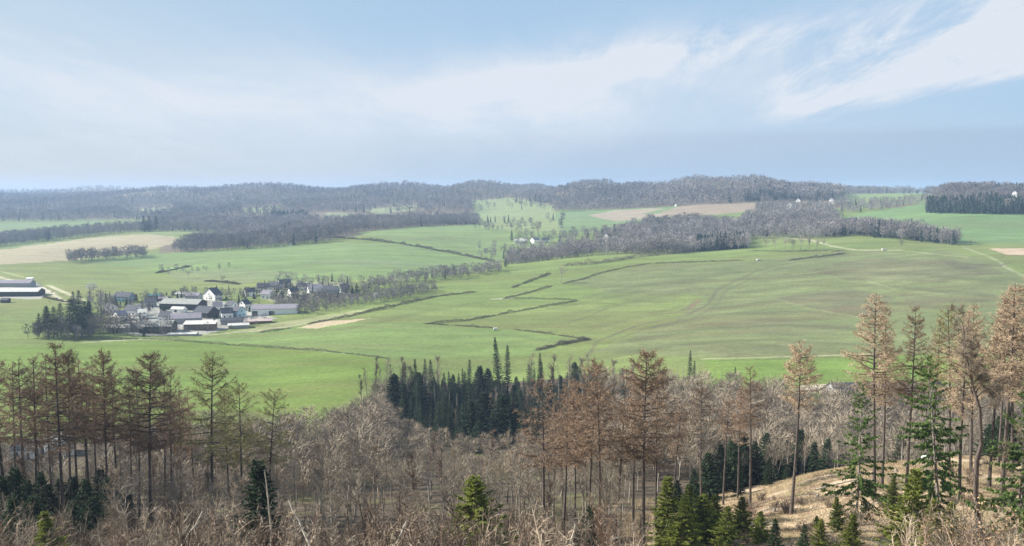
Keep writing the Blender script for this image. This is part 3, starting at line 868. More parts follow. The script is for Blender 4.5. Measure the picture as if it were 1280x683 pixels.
def wood(poly, Y0, Y1, sp, h, protos, conif=0.0, wide=1.0):
    P = scatter(poly, Y0, Y1, sp)
    if not len(P): return
    hh = hts(len(P), h[0] * 0.85, h[1] * 1.1) * (0.88 + 0.2 * vnoise(P[:, 0] / 45, P[:, 1] / 45, 66))
    px, py = project(*P.T); ex = np.zeros(len(P), bool)
    for pl, y0, pr in OPEN:
        ex |= in_poly(px, py, pl) & (P[:, 1] > y0) & (rng.uniform(size=len(P)) < pr)
    P, hh = P[~ex], hh[~ex]
    k = rng.uniform(size=len(P)) < conif
    bare.add(P[~k], hh[~k], protos, wide); dark.add(P[k], hh[k], FS1)


# ridges on the skyline
wood([(-60, 285), (-60, 228), (1340, 228), (1340, 243), (1060, 243), (980, 250), (930, 255), (850, 259), (800, 262), (720, 264), (690, 266), (640, 268), (592, 268), (600, 279), (440, 286), (390, 284), (330, 279), (200, 276), (130, 275)], 2300, 3300, 15, (15, 22), FB2, 0.06)
wood([(-60, 262), (-60, 228), (1340, 228), (1340, 250), (600, 258)], 3300, 4600, 24, (15, 22), FB2, 0.05)
wood([(-60, 252), (-60, 228), (700, 230), (700, 250)], 4600, 7500, 45, (16, 24), FB2, 0.05)
wood([(645, 258), (690, 266), (720, 265), (800, 261), (850, 258), (930, 254), (985, 249), (985, 228), (645, 228)], 1850, 2400, 12, (16, 23), FB2, 0.04)
# left woods between the fields
wood([(-60, 316), (0, 309), (60, 302), (130, 294), (185, 290), (300, 290), (300, 283), (200, 284), (130, 288), (0, 297), (-60, 300)], 1450, 2000, 10, (14, 19), FB1, 0.02)
wood([(210, 318), (285, 313), (345, 310), (405, 304), (425, 298), (445, 290), (520, 284), (600, 281), (600, 274), (500, 276), (440, 279), (400, 282), (330, 280), (200, 276), (190, 282), (280, 284), (290, 292), (240, 303)], 1300, 2300, 9.5, (14, 20), FB1, 0.02)
wood([(185, 282), (205, 276), (400, 281), (400, 276), (200, 273)], 1900, 2500, 13, (15, 21), FB2, 0.05)
wood([(85, 330), (130, 326), (182, 323), (182, 319), (130, 322), (85, 325)], 1000, 1400, 8, (11, 16), FB1)
wood([(555, 281), (640, 281), (640, 277), (555, 277)], 1700, 2300, 10, (13, 18), FB2, 0.45)
wood([(585, 285), (640, 286), (660, 284), (700, 290), (640, 292), (590, 289)], 1300, 1800, 24, (11, 17), FB1)
# wooded stream behind the brow of the long hill
wood([(625, 340), (700, 338), (762, 331), (830, 318), (905, 313), (935, 312), (935, 284), (860, 278), (810, 283), (760, 296), (720, 312), (660, 318), (640, 324)], 1040, 1560, 8.5, (13, 20), FB1, 0.01)
wood([(870, 316), (932, 314), (932, 304), (872, 306)], 1085, 1300, 6.5, (17, 23), FS1 and FB1, 0.9)
wood([(925, 300), (1045, 299), (1050, 278), (1040, 264), (960, 262), (930, 275)], 1120, 1750, 9, (14, 20), FB1, 0.02)
wood([(1030, 298), (1060, 295), (1110, 299), (1160, 304), (1197, 308), (1197, 302), (1160, 296), (1110, 290), (1060, 286), (1030, 288)], 1000, 1300, 6.5, (14, 20), FB1, 0.22)
wood([(945, 266), (1060, 268), (1110, 264), (1160, 253), (1160, 249), (1100, 254), (1050, 252), (945, 254)], 1500, 2200, 13, (10, 16), FB1, 0.08)
wood([(950, 252), (1055, 250), (1055, 232), (950, 230)], 2000, 2600, 10, (20, 27), FB2, 0.1)
wood([(1165, 250), (1345, 250), (1345, 232), (1165, 232)], 1560, 1950, 11, (12, 18), FB1, 0.05)
wood([(1175, 246), (1240, 246), (1240, 232), (1175, 232)], 1700, 2100, 9, (20, 26), FB1, 0.0)
wood([(1225, 247), (1345, 247), (1345, 230), (1225, 230)], 1700, 2100, 9, (15, 24), FB1, 0.8)
wood([(640, 312), (700, 319), (785, 313), (810, 298), (745, 290), (700, 296), (640, 298)], 1050, 1500, 15, (12, 18), FB1, 0.06)
wood([(640, 290), (705, 290), (705, 276), (640, 276)], 1400, 1900, 24, (14, 20), FB1, 0.1)
wood([(590, 322), (640, 330), (640, 312), (600, 312)], 1050, 1500, 16, (9, 14), FB1, 0.05)
wood([(195, 345), (260, 341), (300, 335), (300, 332), (200, 340)], 850, 1150, 15, (5, 9), FB1, 0.05)
# far-off spruce block beyond the right-hand field
wood([(1158, 267), (1240, 268), (1345, 269), (1345, 258), (1240, 257), (1158, 258)], 1250, 1500, 5.5, (17, 22), FB1, 0.94)
# dark spruce clumps in the left woods
wood([(338, 276), (385, 276), (385, 271), (338, 271)], 1800, 2700, 9, (18, 23), FB2, 0.9)
wood([(640, 256), (690, 254), (690, 250), (640, 252)], 2000, 3200, 9, (18, 24), FB2, 0.8)
wood([(930, 252), (985, 249), (985, 246), (930, 248)], 1950, 2700, 8, (18, 24), FB2, 0.8)

# stream-side thickets by the village
wood([(380, 397), (430, 386), (470, 380), (525, 371), (545, 366), (545, 358), (480, 366), (440, 366), (400, 372), (340, 376), (345, 388)], 560, 900, 5.5, (5, 9), FB1, 0.01, 1.25)
wood([(455, 366), (520, 356), (560, 350), (625, 343), (625, 337), (560, 342), (500, 350), (450, 358)], 700, 1080, 7, (7, 12), FB1, 0.03, 1.1)
wood([(60, 425), (100, 428), (135, 420), (215, 421), (215, 416), (140, 410), (100, 405), (60, 410), (30, 425)], 520, 680, 5.5, (6, 11), FB1, 0.02, 1.2)
wood([(300, 378), (345, 374), (440, 362), (440, 352), (350, 352), (310, 366)], 640, 900, 10.5, (6, 10), FB1, 0.2, 1.2)
wood([(140, 400), (200, 392), (215, 380), (260, 372), (260, 366), (180, 372), (150, 384)], 600, 850, 10, (5, 9), FB1, 0.3, 1.1)
wood([(220, 421), (300, 412), (345, 402), (345, 396), (280, 404), (220, 415)], 560, 800, 10, (4, 7), FB1, 0.1, 1.2)
wood([(100, 402), (140, 400), (150, 384), (135, 372), (110, 378)], 600, 900, 8, (6, 11), FB1, 0.35, 1.2)
wood([(260, 380), (320, 382), (320, 366), (270, 360)], 640, 950, 14, (5, 8), FB1, 0.2, 1.2)

# ------------------------------------------------------------------ hedges: one thing each
def hedge(pl, h, w, label, m='hedge', dens=1.0, cat='hedge', gap=0.14):
    W = world_line(pl, 5)
    seg = np.hypot(*np.diff(W, axis=0).T); L = seg.sum()
    dist = W[:, 1].mean()
    size = 0.105 * dist / 500
    n = int(np.clip(L * h * w * 8.0 * dens * (500 / dist) ** 1.3, 300, 16000))
    cum = np.concatenate([[0], np.cumsum(seg)])
    s = rng.uniform(0, L, n)
    prof = 0.62 + 0.45 * vnoise(s / 9, s * 0, len(label)) + 0.35 * vnoise(s / 2.4, s * 0, 5)
    prof = prof * np.clip(np.minimum(s, L - s) / 9.0, 0.15, 1)
    keep = (prof > gap) | (rng.uniform(size=n) < 0.12)
    s, prof = s[keep], np.clip(prof[keep], 0.2, 1.5)
    X = np.interp(s, cum, W[:, 0]) + rng.normal(size=len(s)) * w * 0.24
    Y = np.interp(s, cum, W[:, 1]) + rng.normal(size=len(s)) * w * 0.24
    Z = ground(X, Y) + rng.uniform(0, 1, len(s)) ** 0.8 * h * prof
    x0, y0 = W[len(W) // 2]
    z0 = float(ground(x0, y0))
    P = np.stack([X - x0, Y - y0, Z - z0], 1)
    g = Geo()
    D = norm(rv(len(P)) * 0.7 + np.array([0, 0, 0.7]))
    g.ribbons(P, P + D * (size * 4), size * 1.1, 0)
    g.leaves(P[: len(P) // 2], size * 1.1, 0)
    o = link('hedge', g.mesh('hedge', [M[m]]), None, (x0, y0, z0))
    return tag(o, label, cat, 'hedgerows between the fields')


HEDGES = [
    ([(413, 297), (455, 300), (500, 305), (560, 316), (620, 328)], 3.5, 4.5, 'thick dark hedge slanting down the green hill above the village', 'hedge', 2.2),
    ([(705, 333), (735, 331), (765, 327), (800, 321), (850, 317), (902, 311)], 6.0, 6, 'broad pinkish brown hedge along the foot of the wood on the brow', 'hedge_pale', 2.5),
    ([(640, 360), (665, 351), (688, 342)], 2.2, 3, 'short dark hedge rising towards the lone round tree', 'hedge', 2),
    ([(628, 374), (655, 368), (690, 358)], 1.8, 2.5, 'thin dark hedge just below the one that rises to the lone tree', 'hedge', 2),
    ([(628, 374), (670, 374), (722, 375)], 1.6, 2.2, 'level hedge line forming the top of the pointed paddock', 'hedge', 2),
    ([(535, 405), (585, 401), (640, 391), (690, 382), (724, 376)], 1.9, 2.4, 'long hedge running up to the tip of the pointed paddock', 'hedge', 2),
    ([(530, 405), (575, 408), (622, 411)], 1.8, 2.4, 'hedge forming the lower side of the pointed paddock', 'hedge', 2),
    ([(640, 412), (680, 417), (728, 424)], 1.8, 2.4, 'hedge continuing from the paddock corner towards the plantation', 'hedge', 2),
    ([(668, 439), (700, 431), (738, 424)], 3.2, 4.5, 'bushy hedge close behind the top of the spruce plantation', 'hedge', 2.4),
    ([(704, 355), (730, 349), (750, 342), (780, 335), (811, 330), (870, 328), (930, 326)], 1.6, 2.2, 'long thin hedge curving from the lone tree along the brow of the hill', 'hedge', 2),
    ([(320, 417), (346, 413), (368, 410)], 2.0, 2.6, 'dark hedge below the village hall, west of the bare soil strip', 'hedge', 2),
    ([(383, 406), (436, 396), (480, 386), (513, 378), (546, 371), (597, 365)], 2.2, 2.8, 'long dark hedge climbing from the bare soil strip past the stream bushes', 'hedge', 2),
    ([(93, 426), (140, 424), (180, 424), (215, 426), (320, 434), (414, 440), (490, 449)], 1.5, 2.0, 'thin straight hedge along the top of the bright green lower field', 'hedge', 2),
    ([(986, 326), (1010, 323), (1037, 320), (1062, 316)], 2.2, 3, 'dark bank hedge below the pale farm track on the hill', 'hedge', 2),
    ([(935, 314), (985, 315), (1037, 314)], 1.6, 2, 'fence-like dark hedge under the row of pale trees by the track', 'hedge', 2),
    ([(55, 372), (75, 377), (98, 380)], 2.5, 3, 'clipped hedge beside the pale lane to the long barn', 'hedge', 2),
    ([(195, 342), (215, 338), (240, 333)], 3.0, 5, 'ragged shrub hedge on the field corner above the village', 'hedge', 2),
    ([(1040, 315), (1060, 313)], 1.5, 2, 'short scrub line at the bend of the pale farm track', 'hedge_pale', 2),
    ([(255, 352), (275, 353), (300, 356)], 2.5, 5, 'dark scrub bank under the two bare trees above the village', 'hedge', 2),
    ([(1090, 500), (1130, 499), (1175, 499)], 3, 4, 'hedge in front of the long farm shed by the meadow', 'hedge', 2),
]
for hd in HEDGES:
    hedge(hd[0], hd[1], hd[2], hd[3], hd[4], hd[5])

# ------------------------------------------------------------------ tree kinds
LARCH = [make_larch(27, 0.50, 5.2, 66, dens=1.2), make_larch(27, 0.58, 4.6, 52, dens=1.25), make_larch(27, 0.46, 5.6, 74, dens=1.2), make_larch(27, 0.62, 4.8, 46, dens=1.2, lean=0.02), make_larch(27, 0.54, 5.6, 50, dens=1.0, flat=0.5), make_larch(27, 0.48, 4.2, 60, dens=1.4, lean=-0.015)]
LARCH_FULL = [make_larch(27, 0.48, 6.4, 104, dens=1.4, flat=0.4), make_larch(27, 0.52, 6.0, 92, dens=1.4, flat=0.6)]
LARCH_GREEN = [make_larch(24, 0.40, 5.8, 64, 'larch_twig_green', 1.2, flat=0.3), make_larch(24, 0.44, 6.0, 54, 'larch_twig_green', 1.2, flat=0.6)]
LARCH_PALE = [make_larch(27, 0.50, 5.0, 82, 'larch_twig_pale', 1.25), make_larch(27, 0.62, 4.2, 66, 'larch_twig_pale', 1.6, flat=0.7), make_larch(27, 0.46, 5.2, 78, 'larch_twig_pale', 1.2)]
BARE = [make_bare(14, 0.95, width=0.04), make_bare(15, 0.8, upright=0.6, width=0.04), make_bare(13, 1.05, width=0.04), make_bare(14, 0.8, stems=2, upright=0.6, width=0.04), make_bare(12, 0.9, stems=3, upright=0.6, width=0.04), make_bare(15, 0.65, upright=0.9, width=0.04), make_bare(13, 1.0, upright=0.4, width=0.04), make_bare(14, 0.75, upright=0.8, width=0.04)]
SLENDER = [make_slender(14), make_slender(15, 20), make_slender(13, 32), make_slender(15, 24, twig='sapling_twig'), make_slender(12, 30, 'larch_bark', 'sapling_brown')]
SPRUCE = [make_spruce(19, 2.3, 0.14), make_spruce(19, 2.1, 0.2, irregular=0.22), make_spruce(19, 2.6, 0.1), make_spruce(19, 2.0, 0.28, dens=0.9)]
SPRUCE_SLIM = [make_spruce(24, 2.1, 0.18, power=0.7), make_spruce(24, 1.9, 0.25, power=0.7)]
FIR = [make_spruce(20, 5.2, 0.16, ('fir', 'spruce_bark'), 0.5, 0.75, 0.34, 0.8, 0.32, 0.75), make_spruce(20, 5.6, 0.2, ('fir', 'spruce_bark'), 0.55, 0.8, 0.36, 0.85, 0.34, 0.7)]
YOUNG = [make_spruce(8, 2.3, 0.02, ('young', 'spruce_bark'), 0.15, 1.7, 0.34, 0.26, 0.22), make_spruce(8, 2.6, 0.02, ('young', 'spruce_bark'), 0.15, 1.7, 0.36, 0.28, 0.25), make_spruce(8, 2.1, 0.02, ('young', 'spruce_bark'), 0.2, 1.7, 0.33, 0.26, 0.22)]
DKYOUNG = [make_spruce(10, 2.7, 0.03, dens=1.5, spray=0.36, whorl=0.32), make_spruce(10, 2.4, 0.04, dens=1.5, spray=0.36, whorl=0.32), make_spruce(10, 3.0, 0.03, dens=1.5, spray=0.38, whorl=0.33)]
SAP = [make_sapling(7, 4), make_sapling(7, 3), make_sapling(7.5, 3, thick=1.3), make_sapling(8, 2, thick=1.15), make_sapling(7, 4, thick=1.2), make_sapling(7, 3, thick=1.25), make_sapling(7, 5, 'sapling_brown'), make_sapling(7, 4, 'sapling_brown'), make_sapling(7, 6, 'sapling_brown'), make_sapling(7, 3, 'sapling_brown', 1.3)]


def pick(a):
    return a[int(rng.integers(0, len(a)))]


# ------------------------------------------------------------------ larches standing on the near slope
LX = [  # px, depth, top row, prototype list, index, widen, label
    (2, 128, 418, LARCH, 1, 1.0, 'bare brown larch cut off by the left edge of the photo'),
    (26, 150, 450, LARCH, 3, 0.9, 'thin brown larch beside the one cut off at the left edge'),
    (47, 170, 446, LARCH, 0, 0.85, 'bare brown larch standing before the white cottage in the trees'),
    (73, 124, 427, LARCH, 2, 0.95, 'tallest dark-trunked larch over the dark young spruces'),
    (62, 158, 441, LARCH, 1, 0.85, 'slim brown larch close behind the tall dark-trunked one'),
    (92, 156, 447, LARCH, 3, 0.85, 'brown larch with a small ragged top by the tall dark-trunked one'),
    (108, 148, 449, LARCH, 1, 1.0, 'brown larch with a broad tuft, second in the close left group'),
    (118, 172, 456, LARCH, 3, 0.85, 'thin larch half hidden in the close left group'),
    (132, 138, 446, LARCH_FULL, 1, 0.75, 'bushy brown larch at the end of the close left group'),
    (160, 160, 470, LARCH, 0, 0.75, 'small brown larch crowded by the broad cone-shaped one'),
    (184, 140, 444, LARCH_FULL, 0, 1.08, 'broad cone-shaped brown larch against the bright lower field'),
    (203, 165, 470, LARCH, 1, 0.8, 'thin brown larch at the shoulder of the broad cone-shaped one'),
    (222, 158, 478, LARCH, 3, 0.85, 'bare small-crowned larch between the broad brown and tall greenish ones'),
    (240, 175, 482, LARCH, 1, 0.8, 'slender brown larch just before the tall greenish one'),
    (264, 150, 447, LARCH_GREEN, 0, 1.05, 'tall greenish brown larch with tiered level branches over the bright field'),
    (301, 158, 478, LARCH_GREEN, 1, 0.85, 'middle-sized greenish larch between two taller greenish neighbours'),
    (333, 160, 490, LARCH_GREEN, 1, 0.95, 'lowest greenish larch with wide flat top at the field edge'),
    (680, 112, 474, LARCH, 3, 1.0, 'dead larch with a ragged dark crown before the spruce plantation'),
    (704, 124, 486, LARCH, 1, 0.9, 'leaning slender brown larch next to the ragged dark-crowned one'),
    (736, 118, 458, LARCH_FULL, 1, 0.85, 'bushy rust-brown larch beside the tall pale-trunked one'),
    (751, 108, 470, LARCH, 1, 1.0, 'pale-trunked larch with one long low side branch'),
    (793, 130, 470, LARCH, 0, 0.8, 'thin larch partly hidden by the biggest brown larch'),
    (806, 108, 440, LARCH_FULL, 0, 1.0, 'biggest brown larch with full crown in the middle of the slope'),
    (822, 134, 452, LARCH, 1, 0.8, 'slim larch standing just behind the biggest brown larch'),
    (879, 150, 476, LARCH, 3, 0.95, 'sparse leaning larch above the bright young conifers'),
    (940, 135, 456, LARCH, 1, 0.95, 'greyish sparse larch near the row of dead white trunks'),
    (992, 124, 430, LARCH_PALE, 1, 1.0, 'lone pale tan larch with small tuft on a long bare trunk'),
    (1096, 127, 366, LARCH_PALE, 0, 0.95, 'tallest pale tan larch of the pair on the cleared slope'),
    (1105, 132, 384, LARCH_PALE, 2, 0.8, 'twin larch leaning close to the tallest pale tan one'),
    (1136, 130, 382, LARCH, 2, 0.8, 'dark-trunked thin larch just past the pale pair'),
    (1203, 120, 392, LARCH_PALE, 2, 0.9, 'tan larch with wispy crown behind the crooked bare oak'),
    (1216, 140, 378, LARCH_PALE, 0, 0.9, 'pale larch in the dense group beside the crooked bare oak'),
    (1240, 128, 374, LARCH, 0, 0.9, 'brown larch between the crooked oak and the dense edge group'),
    (1256, 116, 352, LARCH_PALE, 0, 1.0, 'tall tan larch with dark trunk near the right edge group'),
    (1268, 138, 358, LARCH, 2, 0.9, 'reddish-trunked larch deep in the right edge group'),
    (1282, 118, 344, LARCH_PALE, 2, 1.0, 'highest tan larch touching the right edge'),
    (1188, 142, 386, LARCH_GREEN, 0, 0.8, 'yellow-green larch above the sparse tall fir'),
    (15, 162, 456, LARCH, 0, 0.9, 'low-crowned thin larch between the two at the left edge'),
    (38, 142, 450, LARCH, 2, 0.9, 'brown larch with lopsided crown before the white cottages'),
    (84, 136, 444, LARCH_FULL, 1, 0.7, 'dense brown larch filling the gap beside the tall dark-trunked one'),
    (101, 165, 452, LARCH, 1, 0.8, 'thin larch seen through the gap of the close left group'),
    (146, 152, 462, LARCH, 0, 0.9, 'brown larch just before the broad cone-shaped one'),
    (170, 170, 462, LARCH, 5, 0.8, 'slim larch close against the broad cone-shaped one'),
    (212, 150, 466, LARCH, 2, 0.8, 'brown larch on the far side of the broad cone-shaped one'),
    (283, 165, 486, LARCH_GREEN, 0, 0.8, 'small greenish larch in the gap beside the tall tiered one'),
    (692, 132, 500, LARCH, 0, 0.8, 'short brown larch between the ragged and the leaning larches'),
    (720, 128, 478, LARCH_FULL, 0, 0.7, 'dense brown larch behind the leaning slender one'),
    (770, 126, 480, LARCH, 2, 0.85, 'brown larch between the pale-trunked and the biggest ones'),
    (842, 142, 488, LARCH, 1, 0.85, 'thin brown larch on the far side of the biggest brown one'),
    (906, 152, 492, LARCH, 3, 0.85, 'small sparse larch over the mid-height dark spruces'),
    (924, 156, 484, LARCH, 0, 0.75, 'slender larch next to the greyish sparse one'),
    (1166, 150, 398, LARCH, 1, 0.8, 'thin brown larch behind the tall open fir'),
    (1250, 146, 372, LARCH_PALE, 2, 0.8, 'tan larch filling the back of the right edge group'),
    (1310, 125, 350, LARCH, 0, 1.0, 'brown larch standing past the right edge'),
    (-30, 140, 430, LARCH, 0, 1.0, 'brown larch standing past the left edge'),
]
for px, Y, yt, pl, i, wd, lab in LX:
    tree_at('larch', pick(LARCH[i % 4:i % 4 + 1] + LARCH[4:]) if pl is LARCH else pl[i], px, Y, yt, lab, 'larch tree', 'bare larches on the near slope', None, wd)

# ------------------------------------------------------------------ conifers
CX_ = [
    (1074, 104, 474, FIR, 0, 0.85, 'open-branched bright green fir on the cleared slope'),
    (1181, 104, 442, FIR, 1, 0.85, 'tall open fir with drooping green branches before the farm'),
    (1279, 92, 470, FIR, 1, 0.8, 'dense green fir at the right edge of the photo'),
]
for px, Y, yt, pl, i, wd, lab in CX_:
    tree_at('fir_tree', pl[i], px, Y, yt, lab, 'fir tree', 'open green firs', None, wd)

YX = [
    (836, 112, 598, 'tall bright young conifer at the near corner of the green clump'),
    (852, 106, 622, 'bright young conifer at the front foot of the green clump'),
    (862, 118, 606, 'bright young conifer second from the corner of the green clump'),
    (880, 112, 618, 'pointed bright young conifer in the middle of the green clump'),
    (897, 118, 620, 'bright young conifer behind the pointed one in the clump'),
    (910, 108, 634, 'low wide young conifer at the front of the green clump'),
    (930, 115, 622, 'bright young conifer at the far end of the green clump'),
    (952, 108, 640, 'young conifer on its own below the lone tan larch'),
    (975, 88, 652, 'dark young conifer at the bottom edge under the cleared slope'),
    (1008, 92, 656, 'young conifer at the bottom beside the dark one'),
    (1030, 97, 648, 'yellowish young conifer at the bottom of the cleared slope'),
    (1068, 92, 642, 'young conifer around the foot of the open bright fir'),
    (1052, 108, 622, 'bushy young conifer spreading under the open bright fir'),
    (1141, 86, 586, 'big yellow-green young conifer at the bottom below the tall open fir'),
    (1165, 82, 624, 'low young conifer next to the big yellow-green one'),
    (1196, 84, 628, 'young conifer under the crooked bare oak'),
    (1118, 118, 596, 'small young conifer on the slope behind the big yellow-green one'),
    (596, 88, 598, 'single green young spruce standing in the brushwood'),
    (321, 92, 575, 'dark green young spruce among the brushwood below the greenish larches'),
    (735, 96, 632, 'dark young spruce behind the leaning pale pole'),
    (50, 88, 640, 'yellow-green young spruce in the left brushwood'),
]
for px, Y, yt, lab in YX:
    dk = 'dark' in lab
    tree_at('young_conifer', pick(DKYOUNG if dk else YOUNG), px, Y, yt, lab, 'young conifer', 'young conifers on the near slope', None, rng.uniform(1.1, 1.5) if px < 970 else rng.uniform(0.85, 1.1))
for px, Y, yt in [(868, 158, 586), (886, 162, 566), (900, 172, 556), (916, 178, 548), (930, 184, 540), (945, 178, 552), (958, 190, 542), (972, 188, 556), (986, 198, 548), (1003, 200, 538), (1018, 196, 552), (1036, 204, 548), (1050, 210, 556), (848, 152, 600), (962, 166, 572), (985, 168, 580), (925, 160, 580), (1130, 205, 540), (1160, 215, 536), (1245, 160, 520), (1262, 150, 508), (1236, 190, 530)]:
    tree_at('spruce', pick(DKYOUNG), px, Y, yt, 'mid-height dark green spruce below the brow of the cleared slope', 'spruce tree', 'dark spruces below the cleared slope', None, rng.uniform(1.0, 1.35))
for px, Y, yt in [(-20, 120, 590), (2, 118, 596), (14, 128, 585), (30, 120, 600), (44, 132, 592), (57, 122, 606), (70, 134, 600), (88, 140, 596), (102, 128, 600), (118, 138, 588), (130, 130, 598), (142, 142, 605), (154, 138, 618), (38, 112, 620), (84, 116, 628), (8, 108, 618), (112, 118, 622)]:
    tree_at('spruce', pick(DKYOUNG), px, Y, yt, 'shaded dark spruce in the thicket under the left larches', 'spruce tree', 'dark spruces under the left larches', None, rng.uniform(1.1, 1.4))

# the dark plantation in the valley
PLANT = [(486, 508), (520, 486), (600, 476), (738, 466), (750, 496), (704, 536), (664, 566), (600, 568), (540, 556), (500, 534)]
P = scatter(PLANT, 292, 540, 6.5)
P = P[np.argsort(P[:, 1])]
print('plantation', len(P))
P = P[:245]
for X, Y, Z in P:
    place_tree('spruce', pick(SPRUCE + SPRUCE + SPRUCE_SLIM + DKYOUNG), X, Y, rng.uniform(11, 20.5) * (0.82 + 0.25 * float(vnoise(np.array([X / 14]), np.array([Y / 14]), 5)[0])), 'dark green spruce within the dense valley plantation', 'spruce tree', 'spruces of the valley plantation', base=Z, wide=rng.uniform(1.15, 1.7))
for px, Y, yt, lab in [(626, 425, 420, 'tallest black-green spruce rising above the plantation'), (634, 428, 430, 'second spruce at the shoulder of the tallest in the plantation'), (586, 395, 448, 'spruce with a dark pointed tip over the plantation near edge'), (521, 385, 448, 'tall thin spruce above the pale trees at the end of the plantation'),
                       (676, 420, 441, 'spruce spire at the upper end of the plantation below the bushy hedge'), (861, 410, 438, 'lone slim spruce on the edge of the bright meadow'), (866, 400, 450, 'small spruce at the foot of the lone slim one'), (918, 410, 458, 'tiny spruce by the bright meadow and dead white trunks'),
                       (719, 395, 456, 'spruce on the upper corner of the plantation')]:
    tree_at('spruce', pick(SPRUCE_SLIM), px, Y, yt, lab, 'spruce tree', 'tall single spruces', None, 1.1)


# dead standing trunks
def make_dead(H=15):
    g = Geo(); pts = trunk_line(H, 0.1, 6)
    g.tube(pts, np.linspace(0.2, 0.05, 6), 0, 6)
    n = 40
    z = rng.uniform(0.35, 0.98, n) * H; a = rng.uniform(0, 6.28, n)
    A = np.stack([0 * z, 0 * z, z], 1); L = rng.uniform(0.3, 1.6, n) * (1.2 - z / H)
    c = Geo(); c.prisms(A, A + np.stack([np.cos(a) * L, np.sin(a) * L, -0.25 * L], 1), 0.03, 0.006, 0)
    return g.mesh('dead_trunk', [M['grey_bark']], True), c.mesh('dead_crown', [M['grey_bark']]), H


DEAD = [make_dead(), make_dead(), make_dead()]
for px, Y, yt in [(500, 372, 470), (510, 380, 462), (530, 372, 468), (545, 368, 475), (556, 362, 482), (562, 360, 490), (572, 352, 492), (588, 348, 500), (700, 385, 455), (712, 392, 447), (838, 395, 462), (846, 400, 456), (853, 398, 452), (872, 400, 455), (884, 392, 462), (893, 396, 460), (902, 392, 458), (911, 388, 466), (925, 384, 468), (931, 388, 462), (940, 380, 470), (947, 384, 466), (955, 380, 474), (962, 378, 472), (970, 374, 478), (978, 376, 480), (985, 370, 484), (998, 366, 488)]:
    g_ = 'the bright meadow' if px > 800 else 'the plantation front'
    tree_at('dead_tree', pick(DEAD), px, Y, yt, 'dead pale bare trunk standing along %s' % g_, 'dead tree', 'dead trunks along ' + g_)

# ------------------------------------------------------------------ the leafless wood in the valley
FLOOR = [(-60, 572), (-60, 562), (100, 560), (340, 556), (400, 549), (440, 530), (474, 504), (490, 482), (560, 476), (640, 466), (738, 456), (748, 476), (800, 492), (940, 500), (1000, 512), (1090, 506), (1340, 504), (1340, 760), (-60, 760)]
P = np.concatenate([scatter(FLOOR, 128, 440, 7.2), scatter([(-60, 560), (790, 560), (790, 760), (-60, 760)], 100, 128, 11.0)])
px, py = project(*P.T)
k = (~in_poly(px, py, PLANT) | (rng.uniform(size=len(px)) < 0.22)) & ~((px > 790) & (P[:, 1] < 178)) & ~((px < 120) & (P[:, 1] > 215) & (P[:, 1] < 330) & (px > 10))
P = P[k]; P = P[np.argsort(P[:, 1])]
near_w, far_w = P[:262], P[262:]
for X, Y, Z in near_w:
    sl = rng.uniform() < 0.42
    place_tree('bare_tree', pick(SLENDER if sl else BARE), X, Y, rng.uniform(9.0, 15.0) if sl else rng.uniform(7.0, 13.5), 'leafless grey-brown tree in the dense bare wood below the slope', 'bare tree', 'bare trees of the wood below', base=Z)
fpx = project(*far_w.T)[0]
fk = ~((fpx > 490) & (fpx < 745) & (far_w[:, 1] > 215) & (far_w[:, 1] < 320) & (rng.uniform(size=len(fpx)) < 0.3))
far_w, fpx = far_w[fk], fpx[fk]
valley.add(far_w, np.where((fpx > 480) & (fpx < 750), hts(len(far_w), 4.5, 8.0), hts(len(far_w), 8, 13.5)), FB0, 1.15)

# bare trees that stand apart
for px, py, hpx, lab, wd in [
        (701, 354, 24, 'lone round bare tree on the long hill between two hedges', 1.25),
        (1127, 314, 18, 'small bare tree on its own by the far field track', 1.0),
        (277, 356, 13, 'bare tree with long shadow above the village, on the dark scrub bank', 1.3),
        (236, 348, 11, 'small bare tree near the ragged shrub corner above the village', 1.2),
        (350, 351, 14, 'bare tree on the field edge behind the top row of village houses', 1.3),
        (410, 358, 14, 'wide bare tree over the pale blue village house', 1.5),
        (126, 423, 34, 'spreading bare tree before the village barns', 1.2),
        (143, 420, 28, 'bare tree at the near end of the long pale barn', 1.0),
        (109, 416, 22, 'thin bare tree against the dark conifer clump', 0.9),
        (1213, 307, 10, 'round bush alone at the end of the tree belt', 1.5),
        (672, 297, 22, 'tall bare tree over the white hamlet houses', 1.0),
        (746, 307, 20, 'bare tree beside the hamlet spruce', 1.1)]:
    X, Y, Z = hit(px, py)
    place_tree('bare_tree', pick(BARE[:3]), X, Y, hpx / F * Y * 1.02, lab, 'bare tree', 'single bare trees', base=Z, wide=wd)
for px in (958, 969, 981, 990, 1000, 1012, 1021, 1030):
    X, Y, Z = hit(px, 313.5)
    place_tree('bare_tree', pick(BARE), X, Y, rng.uniform(17, 22) / F * Y, 'pale leafless tree in the row beside the pale farm track', 'bare tree', 'row of pale trees by the farm track', base=Z, wide=1.1)
for px, Y, yt in [(452, 372, 470), (460, 380, 455), (468, 388, 448), (476, 375, 462), (484, 392, 446), (490, 384, 452), (503, 395, 447), (513, 388, 458), (536, 398, 455), (548, 410, 446), (552, 330, 500), (570, 322, 512), (590, 330, 505), (614, 326, 492), (620, 332, 488), (644, 336, 500), (660, 350, 488), (664, 420, 438), (690, 400, 447), (710, 410, 442), (726, 392, 448), (736, 400, 445), (750, 380, 455), (762, 386, 450), (775, 372, 462), (790, 378, 456)]:
    tree_at('bare_tree', pick(SLENDER), px, Y, yt, 'tall thin pale bare tree along the rim of the spruce plantation', 'bare tree', 'thin bare trees round the plantation')
